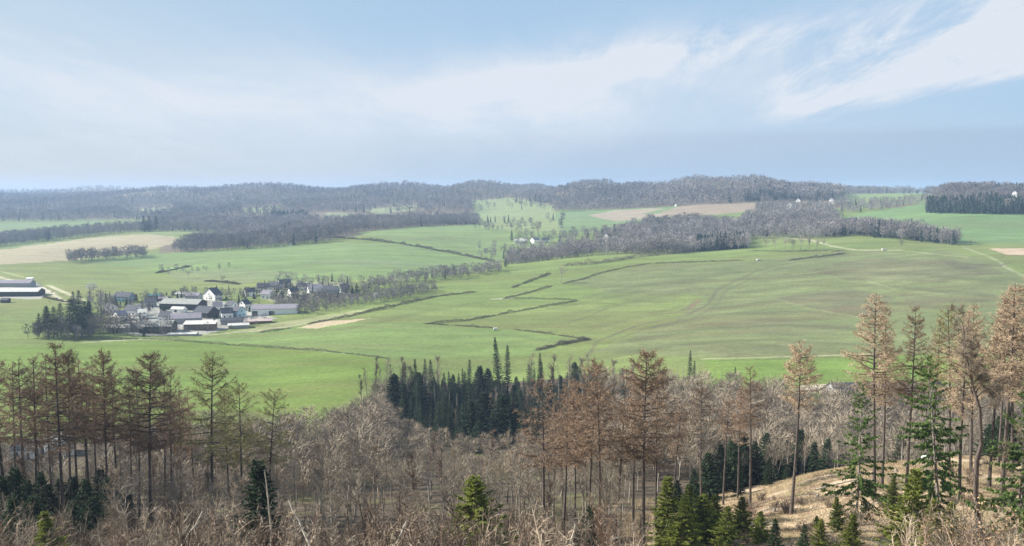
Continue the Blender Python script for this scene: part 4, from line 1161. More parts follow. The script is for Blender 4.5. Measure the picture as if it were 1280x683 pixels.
for px, Y, yt in [(752, 365, 478), (764, 358, 486), (778, 362, 480), (690, 330, 516), (708, 338, 508), (845, 372, 486), (852, 378, 480), (472, 352, 500), (486, 346, 506)]:
    tree_at('spruce', pick(SPRUCE), px, Y, yt, 'outlying dark spruce a little apart from the plantation', 'spruce tree', 'outlying spruces of the plantation', None, 1.4)
# blossoming tree and bushes
def make_blossom(H=8):
    tm, cm, h = make_bare(H, 1.2, 4)
    c = Geo(); n = 1100
    V = rv(n); V = norm(V) * rng.uniform(0.3, 1, (n, 1)) ** 0.5
    P = V * np.array([0.36, 0.36, 0.30]) * H + np.array([0, 0, 0.64 * H])
    c.leaves(P, rng.uniform(0.12, 0.3, n), 0)
    return tm, c.mesh('blossom_crown', [M['blossom']]), H


BL = make_blossom()
for px, py, hpx, lab, wd in [(115, 368, 15, 'round pale blossoming tree beside the conifer clump and the lane', 1.3), (470, 377, 12, 'white blossoming bush by the stream thicket', 0.8), (86, 415, 14, 'pale yellowish bush in front of the dark conifer clump', 0.8), (427, 362, 9, 'pale blossoming shrub past the last village house', 1.2), (512, 372, 7, 'small pale bush at the hedge end by the stream', 1.0)]:
    X, Y, Z = hit(px, py)
    place_tree('blossom_tree', BL, X, Y, hpx / F * Y, lab, 'blossom tree', 'pale spring bushes', base=Z, wide=wd)

# conifers about the village, the hamlets and in the far woods
VC = [(49, 421, 30, 1.2), (61, 423, 42, 1.5), (68, 420, 38, 1.4), (75, 408, 30, 1.5), (88, 416, 44, 1.6), (96, 423, 40, 1.7), (103, 421, 36, 1.7), (100, 398, 36, 1.3), (93, 392, 28, 1.3), (107, 410, 34, 1.6), (58, 408, 26, 1.3), (112, 404, 28, 1.5)]
for px, py, hp, wd in VC:
    X, Y, Z = hit(px, py)
    place_tree('spruce', pick(SPRUCE), X, Y, hp / F * Y, 'big dark conifer in the clump at the village end', 'spruce tree', 'dark conifers at the village end', base=Z, wide=wd * 1.75)
for px, py, hp, wd, lab in [(132, 384, 14, 2.0, 'dark round yew beside the slate-roofed house'), (141, 388, 15, 2.2, 'dark yew below the slate-roofed house'), (158, 385, 13, 1.8, 'dark conifer between the slate-roofed and white cottages'), (178, 388, 13, 1.6, 'dark conifer by the big barn gable'), (186, 392, 14, 1.4, 'dark narrow conifer beside the white cottages'), (171, 377, 10, 1.6, 'small conifer behind the white cottages'), (358, 364, 13, 1.8, 'dark conifer between the top village houses'), (366, 366, 12, 1.7, 'second dark conifer between the top village houses'), (440, 370, 13, 1.5, 'dark conifer at the last village garden'), (446, 369, 16, 1.3, 'pointed conifer at the last village garden'), (433, 371, 11, 1.5, 'low conifer at the last village garden'), (208, 371, 6, 1.8, 'small dark conifer behind the barns'), (216, 370, 7, 1.8, 'dark bushy conifer behind the white bungalow'),
                            (640, 303, 15, 1.2, 'dark spruce at the near end of the white hamlet'), (734, 307, 17, 1.2, 'dark spruce above the white hamlet gables'), (768, 300, 20, 1.1, 'pointed dark spruce by the small white hamlet house'), (700, 304, 9, 2.0, 'round dark yew in the white hamlet'), (775, 299, 10, 1.0, 'small spruce beside the pointed hamlet spruce'), (686, 300, 8, 1.0, 'little conifer behind the white hamlet houses'), (681, 323, 8, 1.0, 'small dark conifer in the trees below the hamlet'), (632, 335, 12, 1.6, 'dark conifer where the hedge meets the stream wood'),
                            (1012, 258, 11, 1.4, 'dark conifer near the far white farmhouse'), (1022, 257, 9, 1.2, 'bluish conifer among the far farm trees'), (964, 262, 8, 1.2, 'small conifer in the far farm garden'), (1152, 301, 16, 1.0, 'spruce tip rising from the tree belt end'), (60, 302, 16, 1.8, 'dark spruce clump tree in the left belt'), (180, 290, 20, 1.5, 'dark conifer over the left brown field'), (187, 290, 21, 1.5, 'second dark conifer over the left brown field'), (195, 289, 19, 1.5, 'third dark conifer over the left brown field')]:
    X, Y, Z = hit(px, py)
    place_tree('spruce', pick(SPRUCE), X, Y, hp / F * Y, lab, 'spruce tree', 'single dark conifers', base=Z, wide=wd * 1.5)
for px, py, hp, wd in [(345, 370, 7, 2), (330, 372, 7, 1.8), (318, 374, 6, 2), (352, 372, 8, 2.4), (300, 370, 5, 2), (275, 376, 5, 2), (282, 371, 4.5, 2), (262, 381, 4, 2), (380, 372, 8, 1.8), (392, 372, 8, 1.8), (405, 374, 8, 1.8), (415, 372, 8, 1.8), (298, 379, 4, 2), (230, 393, 5, 2), (205, 396, 5, 2), (196, 398, 5, 2), (240, 408, 4, 2), (271, 398, 4, 2), (160, 402, 5, 2.2), (215, 418, 5, 2), (190, 421, 6, 1.6), (180, 421, 7, 1.6), (66, 368, 5, 2.4), (58, 363, 4, 2.4), (40, 352, 3, 2.2), (62, 378, 3, 2.4), (130, 392, 7, 2)] + [(205, 389, 6, 2.4), (275, 384, 4, 2), (212, 378, 7, 2.4), (382, 373, 5, 1.6), (322, 387, 7, 2.4), (139, 404, 5, 2.4), (148, 403, 6, 2), (310, 389, 7, 2.4), (367, 374, 7, 1.6), (394, 366, 5, 2), (199, 405, 7, 2.4), (387, 372, 7, 2.4), (239, 388, 5, 2), (336, 387, 6, 2.4), (333, 370, 6, 2.4), (402, 373, 5, 2.4), (380, 375, 6, 1.6), (154, 406, 7, 1.6), (237, 371, 5, 1.6), (222, 395, 4, 1.6), (313, 385, 7, 2.4), (308, 381, 6, 2.4), (205, 371, 4, 1.6), (167, 392, 5, 2), (221, 378, 4, 2), (228, 401, 7, 2), (271, 383, 4, 2.4), (422, 375, 6, 2), (322, 383, 6, 2), (423, 371, 6, 1.6), (368, 384, 6, 1.6), (246, 387, 5, 1.6), (322, 375, 6, 2.4), (406, 373, 6, 2.4), (279, 384, 4, 2), (209, 386, 6, 1.6), (242, 379, 6, 2.4), (213, 397, 4, 1.6), (422, 373, 5, 2), (283, 386, 6, 1.6), (232, 391, 4, 1.6), (312, 390, 5, 2), (374, 383, 4, 2), (354, 370, 7, 2), (201, 374, 5, 2), (373, 380, 5, 2), (235, 396, 4, 2.4), (237, 373, 6, 2.4), (369, 371, 6, 2.4), (258, 381, 7, 1.6), (407, 367, 4, 2), (413, 377, 7, 2.4), (415, 377, 5, 1.6), (355, 382, 6, 2.4), (236, 376, 4, 2.4), (421, 366, 5, 1.6), (145, 405, 5, 2), (305, 368, 4, 1.6), (283, 374, 4, 2.4), (293, 369, 4, 2)]:
    X, Y, Z = hit(px, py)
    place_tree('garden_shrub', pick(DKYOUNG) if rng.uniform() < 0.35 else pick(BARE[3:5]), X, Y, hp / F * Y, 'bushy shrub in the gardens between the village buildings', 'shrub', 'garden shrubs in the village', base=Z, wide=wd * (1.0 if True else 1))

# ------------------------------------------------------------------ brushwood on the near slope
P = np.concatenate([scatter([(-60, 590), (820, 590), (800, 640), (820, 1100), (-60, 1100)], 52, 132, 2.9), scatter([(1130, 650), (1340, 640), (1340, 1000), (1130, 1000)], 62, 90, 5.0)])
px, py = project(*P.T)
P = P[(px < 690) | ((px < 800) & (rng.uniform(size=len(P)) < 0.4)) | (px > 1000)]
Ztop = np.array([min(z_at(560 + 60 * (abs(vnoise(np.array([x / 9]), np.array([y / 9]), 4))[0]), y), z + 9.5) for x, y, z in P])
clump = vnoise(P[:, 0] / 6.5, P[:, 1] / 6.5, 71)
px = project(*P.T)[0]
left_cap = np.array([z_at(636, y) for y in P[:, 1]])
Ztop = np.where(px < 165, np.minimum(Ztop, left_cap), Ztop)
hh = np.clip(Ztop - P[:, 2], 1.6, 9.0) * rng.uniform(0.55, 1.15, len(P)) * np.clip(0.9 + 0.4 * clump, 0.5, 1.15)
ok_ = clump > -0.45
P, hh = P[ok_], hh[ok_]
px, py = project(P[:, 0], P[:, 1], P[:, 2] + hh)
vis = (py < 684) & (px > -40) & (px < 1320)
P, hh = P[vis], hh[vis]
o_ = np.argsort(P[:, 1])
P, hh = P[o_], hh[o_]
nI = min(290, len(P))
for (X, Y, Z), h in zip(P[:nI], hh[:nI]):
    me = pick(SAP); o = link('sapling', me, None, (X, Y, Z))
    s = h / 7.0; o.scale = (s * 1.05, s * 1.05, s); o.rotation_euler = (0, 0, rng.uniform(0, 6.28))
    tag(o, 'pale many-stemmed bare sapling in the brushwood at the bottom', 'sapling', 'bare saplings of the brushwood')


def merge_copies(name, protos, P, hh, Href, kind='stuff'):
    Vs, Fg, n = [], {}, 0
    cache = {}
    for me in set(protos):
        V = np.empty(len(me.vertices) * 3, np.float32); me.vertices.foreach_get('co', V)
        tot = np.empty(len(me.polygons), np.int32); me.polygons.foreach_get('loop_total', tot)
        li = np.empty(len(me.loops), np.int32); me.loops.foreach_get('vertex_index', li)
        st = np.empty(len(me.polygons), np.int32); me.polygons.foreach_get('loop_start', st)
        q = {k: li[(st[tot == k][:, None] + np.arange(k))] for k in (3, 4) if (tot == k).any()}
        cache[me.name] = (V.reshape(-1, 3), q)
    for (X, Y, Z), h in zip(P, hh):
        me = pick(protos); V, q = cache[me.name]
        a = rng.uniform(0, 6.28); c, s = math.cos(a), math.sin(a); k = h / Href
        W = np.stack([(V[:, 0] * c - V[:, 1] * s) * k + X, (V[:, 0] * s + V[:, 1] * c) * k + Y, V[:, 2] * k + Z], 1)
        Vs.append(W)
        for kk, f in q.items():
            Fg.setdefault(kk, []).append(f + n)
        n += len(V)
    o = link(name, make_mesh(name, np.concatenate(Vs), [(np.concatenate(f), 0) for f in Fg.values()], [protos[0].materials[0]]))
    o.data.materials.clear()
    o.data.materials.append(M['sapling_brown'])
    return tag(o, kind=kind)


if len(P) > nI:
    merge_copies('brushwood', SAP, P[nI:], hh[nI:], 7.0)

valley.build('valley_woods', M['valley_twig'])
bare.build('bare_woods', M['far_twig'])
dark.build('spruce_woods', M['far_spruce'])

# leaning and fallen pale poles
def pole(px0, y0, px1, y1, Y, r, label, m='pale_wood', dY=0.0):
    a = np.array([(px0 - CX) / F * Y, Y, z_at(y0, Y)]); b = np.array([(px1 - CX) / F * (Y + dY), Y + dY, z_at(y1, Y + dY)])
    g = Geo()
    t = np.linspace(0, 1, 7)[:, None]
    pts = (b - a) * t + rng.normal(size=(7, 3)) * 0.05
    g.tube(pts, np.linspace(r, r * 0.55, 7), 0, 6)
    n = 7; u = rng.uniform(0.4, 0.95, n)
    A = (b - a) * u[:, None]
    g.prisms(A, A + norm((b - a) * 0.12 + rv(n) * 0.6) * rng.uniform(0.4, 1.1, n)[:, None], r * 0.35, 0.006, 0)
    tag(link('dead_pole', g.mesh('dead_pole', [M[m]], True), None, a), label, 'dead tree', 'leaning pale dead poles')


pole(714, 700, 722, 652, 72, 0.13, 'thick pale leaning pole with a kink at the bottom of the slope')
pole(388, 700, 352, 626, 66, 0.10, 'long pale pole slanting through the middle brushwood', dY=3)
pole(205, 695, 242, 640, 66, 0.08, 'thin pale pole leaning in the left brushwood', dY=4)
pole(778, 524, 789, 535, 205, 0.22, 'short bright snapped trunk lying among the valley trees')
pole(330, 690, 324, 590, 74, 0.08, 'upright pale dead stem near the dark young spruce in the brushwood')
pole(478, 700, 505, 652, 64, 0.09, 'pale bent pole in the brushwood below the plantation', dY=3)
pole(742, 690, 775, 672, 88, 0.14, 'fallen pale log on the cleared ground near the larch foot', dY=4)
pole(1030, 612, 1080, 600, 120, 0.13, 'fallen grey log on the cleared slope by the open fir', dY=5)

for px, py in ((880, 672), (905, 655), (935, 668), (960, 655), (1000, 636), (1040, 622), (1065, 606), (1090, 612), (1130, 600), (1160, 588), (1180, 612), (1110, 632), (1010, 660), (940, 645)):
    X, Y, Z = hit(px, py)
    L_ = rng.uniform(1.2, 3.2); a_ = rng.uniform(0, 6.28); d_ = np.array([math.cos(a_), math.sin(a_)]) * L_ / 5
    pts = np.array([[d_[0] * k, d_[1] * k, float(ground(X + d_[0] * k, Y + d_[1] * k)) - Z + 0.12 + rng.uniform(0, 0.12)] for k in range(6)])
    g = Geo(); g.tube(pts, np.linspace(0.09, 0.03, 6), 0, 5)
    A = pts[[1, 2, 3, 4]]; g.prisms(A, A + norm(rv(4) * 0.6 + np.array([0, 0, 0.5])) * rng.uniform(0.4, 0.9, (4, 1)), 0.03, 0.006, 0)
    tag(link('fallen_branch', g.mesh('fallen_branch', [M['pale_wood']]), None, (X, Y, Z)), 'fallen pale branch lying in the scrub of the cleared slope', 'fallen branch', 'fallen branches on the cleared slope')
# crooked bare oak and russet beech
def make_oak():
    zs = np.array([-0.5, 3.8, 6.9, 9.9, 11.4, 14.5, 16, 19, 21.2]); xs = np.array([0, -0.4, -0.9, -1.2, -1.0, -1.4, -1.9, -2.5, -2.6])
    pts = np.stack([xs, 0.5 * np.sin(zs / 3), zs], 1); rad = np.array([0.30, 0.24, 0.21, 0.19, 0.17, 0.14, 0.11, 0.07, 0.03])
    g = Geo(); g.tube(pts, rad, 0, 8)
    c = Geo(); A, B, ra, rb, tA, tB = [], [], [], [], [], []

    def limb(p, d, L, r, lev):
        n = 5
        for k in range(n):
            d = norm(d + rng.normal(size=3) * 0.28 + np.array([0, 0, 0.14])); q = p + d * L / n
            A.append(p); B.append(q); ra.append(r * (1 - 0.85 * k / n)); rb.append(r * (1 - 0.85 * (k + 1) / n))
            if lev < 2 and k >= 1:
                limb(q, norm(d * 0.6 + rng.normal(size=3) * 0.7), L * rng.uniform(0.3, 0.55), r * 0.5, lev + 1)
            m = 3 + lev
            P = p + (q - p) * rng.uniform(0, 1, (m, 1)); tA.extend(P); tB.extend(P + norm(d + rv(m) * 0.8) * rng.uniform(0.25, 0.8, (m, 1)))
            p = q
    for z in np.sort(rng.uniform(7.5, 20.5, 15)):
        a = rng.uniform(0, 6.28)
        p = np.array([np.interp(z, zs, pts[:, k]) for k in range(3)])
        limb(p, np.array([math.cos(a), math.sin(a), rng.uniform(0.2, 1.0)]), rng.uniform(1.6, 4.2) * (1.2 - z / 30), np.interp(z, zs, rad) * 0.42, 0)
    c.prisms(A, B, np.array(ra), np.array(rb), 0); c.ribbons(tA, tB, 0.03, 1)
    return g.mesh('oak_trunk', [M['larch_bark']], True), c.mesh('oak_crown', [M['larch_bark'], M['bare_twig']]), 21.2


OAK = make_oak()
tree_at('oak_tree', OAK, 1240, 84, 408, 'crooked dark bare oak with pale twigs near the right edge', 'oak tree', None, 0.0)


def make_russet(H=6):
    tm, cm, h = make_bare(H, 1.2, 4, 'grey_bark', 'bare_twig', stems=3)
    c = Geo(); n = 1500
    V = norm(rv(n)) * rng.uniform(0.2, 1, (n, 1)) ** 0.6
    P = V * np.array([0.42, 0.42, 0.42]) * H + np.array([0, 0, 0.52 * H])
    keep = vnoise(P[:, 0] * 1.3 + 9, P[:, 2] * 1.3 + P[:, 1], 3) > -0.15
    c.leaves(P[keep], rng.uniform(0.05, 0.12, keep.sum()), 0)
    me = c.mesh('beech_crown', [M['beech_leaf']])
    return tm, me, H, cm


RUS = make_russet()
for px, Y, yt, lab in [(1226, 78, 606, 'russet-leaved beech bush round the foot of the crooked oak'), (1190, 76, 640, 'low russet beech bush in front of the tall open fir'), (1262, 74, 628, 'russet beech bush at the bottom right corner'), (1082, 100, 618, 'small russet bush by the foot of the open bright fir')]:
    e = tree_at('beech_bush', RUS[:3], px, Y, yt, lab, 'beech bush', 'russet beech bushes', None, 1.0)
    link('branches', RUS[3], e)

# pale boulder on the brow
bm_v = norm(rv(160)) * (1 + 0.15 * rng.normal(size=(160, 1)))
import bmesh
bm = bmesh.new()
bmesh.ops.create_icosphere(bm, subdivisions=3, radius=1)
for v in bm.verts:
    n_ = 1 + 0.22 * float(fbm(np.array([v.co.x * 1.3 + 3]), np.array([v.co.y * 1.3 + v.co.z * 1.7]), 8, 3)[0])
    v.co = (v.co.x * 1.1 * n_, v.co.y * 0.8 * n_, v.co.z * 0.62 * n_ + 0.25)
me = bpy.data.meshes.new('boulder'); bm.to_mesh(me); bm.free(); me.materials.append(M['rock'])
bx = (1152 - CX) / F * 163
tag(link('boulder', me, None, (bx * 1.02, 160, float(ground(bx * 1.02, 160)) + 0.2)), 'whitish boulder on the brow of the cleared slope', 'boulder')

# low bushes scattered over the clearing
BUSH = [make_sapling(3, 9, 'sapling_brown'), make_sapling(3, 8, 'sapling_twig'), make_sapling(3, 10, 'sapling_brown')]
Pc = scatter([(800, 572), (1340, 562), (1340, 1000), (800, 1000)], 68, 165, 4.6)
Pc = Pc[rng.uniform(size=len(Pc)) < 0.75]
for X, Y, Z in Pc[:150]:
    if rng.uniform() < 0.22:
        place_tree('young_conifer', pick(YOUNG), X, Y, rng.uniform(0.8, 2.2), 'knee-high young conifer seedling among the scrub of the clearing', 'young conifer', 'conifer seedlings of the clearing', base=Z, wide=1.5)
    else:
        o = link('scrub_bush', pick(BUSH), None, (X, Y, Z)); s_ = rng.uniform(0.3, 0.75); o.scale = (s_ * 1.5, s_ * 1.5, s_); o.rotation_euler = (0, 0, rng.uniform(0, 6.28))
        tag(o, 'low twiggy bush in the scrub of the clearing', 'bush', 'low bushes of the clearing')
# stumps on the cleared slope
for i, (px, py, lab) in enumerate([(905, 668, 'cut tree stump low on the cleared slope'), (1022, 622, 'cut tree stump below the lone tan larch'), (1120, 590, 'cut stump near the dark-trunked larch'), (968, 640, 'cut stump between the young conifers'), (850, 676, 'cut stump by the green clump')]):
    X, Y, Z = hit(px, py)
    g = Geo(); g.tube([[0, 0, -0.2], [0, 0, 0.1], [0.02, 0, 0.5], [0.02, 0, 0.505]], [0.34, 0.27, 0.23, 0.001], 0, 9)
    tag(link('tree_stump', g.mesh('tree_stump', [M['grey_bark']], True), None, (X, Y, Z)), lab, 'tree stump', 'stumps on the cleared slope')

# dry grass and brambles over the near ground
def tufts(name, P, per, hgt, w, m, spread=0.5, lean=0.6):
    n = len(P) * per
    B = np.repeat(P, per, 0) + np.concatenate([rng.normal(size=(n, 2)) * spread, np.zeros((n, 1))], 1)
    B[:, 2] = ground(B[:, 0], B[:, 1]) - 0.02
    D = norm(np.concatenate([rng.normal(size=(n, 2)) * lean, np.ones((n, 1))], 1))
    L = hgt * rng.uniform(0.4, 1.2, n)[:, None]
    a, b = frames(D); t = rng.uniform(0, np.pi, n)[:, None]
    sd = (np.cos(t) * a + np.sin(t) * b) * w * rng.uniform(0.6, 1.4, (n, 1))
    mid = B + D * L * 0.6
    V = np.stack([B - sd, B + sd, B + D * L - np.array([0, 0, 0.15]) * L], 1).reshape(-1, 3)
    tn = np.repeat(np.repeat(rng.uniform(0, 1, len(P)), per), 3)
    return tag(link(name, make_mesh(name, V, [(np.arange(n * 3).reshape(-1, 3), 0)], [m], False, tn)), kind='stuff')


Pg = scatter([(780, 560), (1340, 560), (1340, 1000), (780, 1000)], 70, 172, 0.75)
kk = vnoise(Pg[:, 0] / 5, Pg[:, 1] / 5, 91) > -0.25
tufts('dry_grass', Pg[kk], 16, 0.6, 0.026, M['dry_grass'])
Pb = scatter([(700, 575), (1340, 560), (1340, 1100), (700, 1100)], 62, 160, 1.7)
kk = vnoise(Pb[:, 0] / 7, Pb[:, 1] / 7, 92) > -0.1
Pb = np.concatenate([Pb[kk], scatter([(900, 660), (1340, 640), (1340, 1000), (850, 1000)], 66, 92, 1.2)])
tufts('brambles', Pb, 40, 0.9, 0.018, M['bramble'], 0.6, 1.0)
Pl = scatter([(-60, 560), (800, 560), (800, 1100), (-60, 1100)], 55, 150, 1.5)
tufts('undergrowth', Pl, 14, 0.6, 0.02, M['bramble'], 0.7, 0.9)

# ------------------------------------------------------------------ buildings
def box_vf(x0, x1, y0, y1, z0, z1):
    V = [(x0, y0, z0), (x1, y0, z0), (x1, y1, z0), (x0, y1, z0), (x0, y0, z1), (x1, y0, z1), (x1, y1, z1), (x0, y1, z1)]
    Fq = [(0, 3, 2, 1), (4, 5, 6, 7), (0, 1, 5, 4), (1, 2, 6, 5), (2, 3, 7, 6), (3, 0, 4, 7)]
    return V, Fq


def box(name, x0, x1, y0, y1, z0, z1, m, parent):
    V, Fq = box_vf(x0, x1, y0, y1, z0, z1)
    me = bpy.data.meshes.new(name); me.from_pydata(V, [], Fq); me.materials.append(M[m])
    return link(name, me, parent)


def building(name, px, py, Lpx, W, wh, rh, rz, wall, roof, label, cat, group=None, windows=True, chimney=True, gate=None, mono=False, over=0.4, door=True, up=0.0):
    """Gabled building: length along local x (Lpx pixels wide), front wall facing the viewer at rz = 0; base in the middle of row py"""
    X, Y, Z = hit(px, py)
    L = Lpx / F * Y
    e = empty(name, (X, Y + W / 2, Z + up), R(rz)); tag(e, label, cat, group)
    x, y = L / 2, W / 2
    V = [(-x, -y, -2.5), (x, -y, -2.5), (x, y, -2.5), (-x, y, -2.5), (-x, -y, wh), (x, -y, wh), (x, y, wh), (-x, y, wh)]
    if mono:
        V[6] = (x, y, wh + rh); V[7] = (-x, y, wh + rh)
        Fq = [(0, 1, 5, 4), (1, 2, 6, 5), (2, 3, 7, 6), (3, 0, 4, 7)]
    else:
        V += [(-x, 0, wh + rh), (x, 0, wh + rh)]
        Fq = [(0, 1, 5, 4), (1, 2, 6, 9, 5), (2, 3, 7, 6), (3, 0, 4, 8, 7)]
    me = bpy.data.meshes.new('wall'); me.from_pydata(V, [], Fq); me.materials.append(M[wall]); link('wall', me, e)
    ox, oy, th = x + over, y + over, 0.22
    k = rh / y if not mono else rh / (2 * y)
    if mono:
        prof = [(-oy, wh - k * over + 0.02), (oy, wh + rh + k * over + 0.02)]
    else:
        prof = [(-oy, wh - k * over + 0.02), (0, wh + rh + 0.02), (oy, wh - k * over + 0.02)]
    RV, RF = [], []
    for sx in (-ox, ox):
        for (yy, zz) in prof: RV.append((sx, yy, zz))
        for (yy, zz) in reversed(prof): RV.append((sx, yy, zz + th))
    n = 2 * len(prof)
    for i in range(n):
        j = (i + 1) % n
        RF.append((i, j, n + j, n + i))
    RF.append(tuple(range(n))[::-1]); RF.append(tuple(range(n, 2 * n)))
    me = bpy.data.meshes.new('roof'); me.from_pydata(RV, [], RF); me.materials.append(M[roof]); rf = link('roof', me, e)
    if chimney:
        box('chimney', -x * 0.35, -x * 0.35 + 0.7, 0.3, 1.0, wh + rh * 0.6, wh + rh + 1.0, 'brick', rf)
    if windows:
        nw = max(2, int(L / 3.2))
        fl = 2 if wh > 4.5 else 1
        for f in range(fl):
            for i in range(nw):
                if door and f == 0 and i == nw // 2: continue
                cx = -x + L * (i + 0.5) / nw
                w = box('window', cx - 0.55, cx + 0.55, -y - 0.03, -y + 0.1, 1.0 + 2.7 * f, 2.3 + 2.7 * f, 'glass', e)
                box('frame', cx - 0.66, cx + 0.66, -y - 0.02, -y + 0.09, 0.9 + 2.7 * f, 2.4 + 2.7 * f, 'white_wall' if wall != 'white_wall' else 'grey_wall', w)
        if not mono:
            for sx in (-1, 1):
                for (cy, cz) in ((-W * 0.2, 1.0), (W * 0.2, 1.0), (0, wh - 0.2)):
                    a, b = sorted((sx * (x - 0.1), sx * (x + 0.03)))
                    box('window', a, b, cy - 0.5, cy + 0.5, cz, cz + 1.2, 'glass', e)
    if door and windows:
        nw = max(2, int(L / 3.2)); cx = -x + L * (nw // 2 + 0.5) / nw
        box('door', cx - 0.5, cx + 0.5, -y - 0.04, -y + 0.1, 0, 2.1, 'door', e)
    if gate:
        for a, b, h in gate:
            box('gate', -x + L * a, -x + L * b, -y - 0.05, -y + 0.12, -0.5, h, 'dark_timber', e)
    return e


G = 'village buildings'
B = building
B('house', 153, 378, 23, 9, 4.6, 3.6, -14, 'blue_wall', 'slate', 'slate-roofed pale house at the top of the village beside dark yews', 'house', G)  # walls blue all over: the gable's bluish shade is put into their colour
B('shed', 192, 374, 17, 8, 2.6, 1.4, 4, 'brown_timber', 'teal_roof', 'low shed with green roof behind the barns', 'shed', G, False, False, [(0.2, 0.5, 2.2)])
B('shed', 202, 377, 15, 7, 2.2, 1.2, -5, 'brown_timber', 'mauve_roof', 'small brown shed in front of the green-roofed one', 'shed', G, False, False, [(0.3, 0.6, 2)])
B('bungalow', 226, 372, 14, 8, 3.0, 1.6, 0, 'white_wall', 'pale_roof', 'white bungalow with pale roof next to the white gabled house', 'house', G)
B('shed', 240, 374, 17, 9, 2.8, 2.2, -6, 'grey_wall', 'mauve_roof', 'grey-roofed outbuilding between the bungalow and the white gabled house', 'shed', G, False, False)
B('house', 263, 376, 13, 14, 5.0, 5.4, 62, 'white_wall', 'slate', 'tall white house whose steep gable faces the barns, dark roof', 'house', G)
B('barn', 225, 388, 52, 16, 5.0, 3.2, -10, 'dark_timber', 'fibre', 'largest barn in the village with long grey-green roof and dark front', 'barn', G, False, False, [(0.45, 0.6, 3.4), (0.7, 0.85, 3.4)])
B('shed', 222, 391, 17, 6, 2.6, 1.6, -12, 'white_wall', 'pale_roof', 'small white shed against the front of the largest barn', 'shed', G, False, False, [(0.3, 0.5, 1.9)])
B('cottage', 147, 401, 13, 9, 3.6, 3.0, 55, 'white_wall', 'mauve_roof', 'white cottage with gable towards the bare trees, nearest the conifer clump', 'house', G)
B('cottage', 164, 395, 17, 9, 4.4, 3.4, -18, 'white_wall', 'slate', 'white cottage with dark roof among garden conifers', 'house', G)
B('house', 176, 399, 10, 8, 4.6, 2.4, 15, 'white_wall', 'pale_roof', 'narrow white house attached beside the dark-roofed cottage', 'house', G)
B('barn', 153, 416, 40, 10, 3.2, 1.8, 2, 'grey_wall', 'pale_roof', 'long low pale barn behind the bare trees at the near edge', 'barn', G, False, False, [(0.2, 0.35, 2.4)])
B('barn', 193, 417, 39, 15, 4.6, 3.0, 5, 'dark_timber', 'fibre', 'near barn with grey roof and black open front', 'barn', G, False, False, [(0.1, 0.3, 3.2), (0.5, 0.8, 3.2)])
B('barn', 229, 405, 36, 13, 3.8, 3.0, 14, 'grey_wall', 'mauve_roof', 'barn with slate-grey slope in the middle of the farmyard', 'barn', G, False, False)
B('barn', 254, 398, 23, 14, 4.0, 4.2, -20, 'dark_timber', 'slate', 'dark-roofed barn in the middle of the village', 'barn', G, False, False)
B('stable', 248, 413, 38, 9, 4.0, 1.2, 8, 'brown_timber', 'pale_roof', 'stable with cream roof and brown posts at the near farmyard edge', 'stable', G, True, False, None, True, 0.5, False)
B('silo_clamp', 226, 420, 36, 7, 0.9, 0.6, 8, 'grey_wall', 'pale_roof', 'low pale covered silage clamp at the field edge', 'silage clamp', G, False, False, None, False, 0.2, False)
B('house', 281, 399, 14, 9, 4.4, 3.4, 25, 'white_wall', 'slate', 'white house with dark roof on the farm side of the hall', 'house', G)
B('house', 296, 397, 13, 9, 4.4, 3.4, -35, 'blue_wall', 'slate', 'pale blue-white house with dark roof touching the hall yard', 'house', G)
B('shed', 288, 406, 26, 8, 2.6, 1.8, 10, 'grey_wall', 'slate', 'long blue-black roofed shed below the two dark-roofed houses', 'shed', G, False, False)
B('shed', 296, 411, 25, 8, 2.2, 1.0, 18, 'grey_wall', 'pale_roof', 'whitish flat-roofed shed at the field edge of the village', 'shed', G, False, False)
B('shed', 322, 405, 32, 6, 1.8, 0.8, 18, 'brown_timber', 'pink_roof', 'long low pinkish roofed lean-to below the white hall', 'shed', G, False, False, None, True)
B('hall', 341, 394, 56, 15, 4.6, 2.6, 9, 'white_wall', 'mauve_roof', 'large white hall with grey-mauve roof', 'hall', G, False, False, [(0.02, 0.14, 3.2), (0.38, 0.5, 3.0)])
B('house', 328, 366, 15, 9, 4.8, 3.4, 10, 'white_wall', 'slate', 'first white house of the upper row, nearest the field trees', 'house', G)
B('house', 343, 363, 11, 9, 4.4, 3.2, -20, 'grey_wall', 'slate', 'grey house in the upper row beside the first white one', 'house', G)
B('house', 354, 360, 14, 9, 4.4, 3.2, 30, 'white_wall', 'slate', 'white-gabled house of the upper row beside dark conifers', 'house', G)
B('house', 378, 364, 15, 9, 4.2, 2.6, -4, 'white_wall', 'slate', 'white house with dark top in the upper row past the conifers', 'house', G)
B('house', 392, 367, 17, 10, 4.4, 3.2, 20, 'white_wall', 'mauve_roof', 'white house with grey-mauve roof in the upper row', 'house', G)
B('house', 412, 369, 18, 10, 4.2, 3.4, -12, 'blue_wall', 'slate', 'pale blue house with dark roof closing the upper row', 'house', G)
B('barn', 6, 371, 82, 14, 4.4, 2.6, 1, 'dark_timber', 'pale_roof', 'long cream-roofed barn with dark front at the left edge', 'barn', 'farm at the left edge', False, False, [(0.3, 0.45, 3), (0.6, 0.75, 3)])
B('barn', 2, 359, 70, 12, 3.6, 2.4, 1, 'grey_wall', 'mauve_roof', 'grey-mauve roofed barn behind the long cream-roofed one', 'barn', 'farm at the left edge', False, False)
B('shed', 36, 355, 8, 4, 5.2, 0.5, 0, 'white_wall', 'white_wall' , 'white box-shaped tank shed behind the long barn', 'shed', 'farm at the left edge', False, False, None, True, 0.1, False)
B('hut', 5, 379, 9, 5, 2.4, 1.6, 0, 'dark_timber', 'slate', 'dark field hut on the grass below the long barn', 'hut', None, False, False, [(0.3, 0.5, 1.8)])
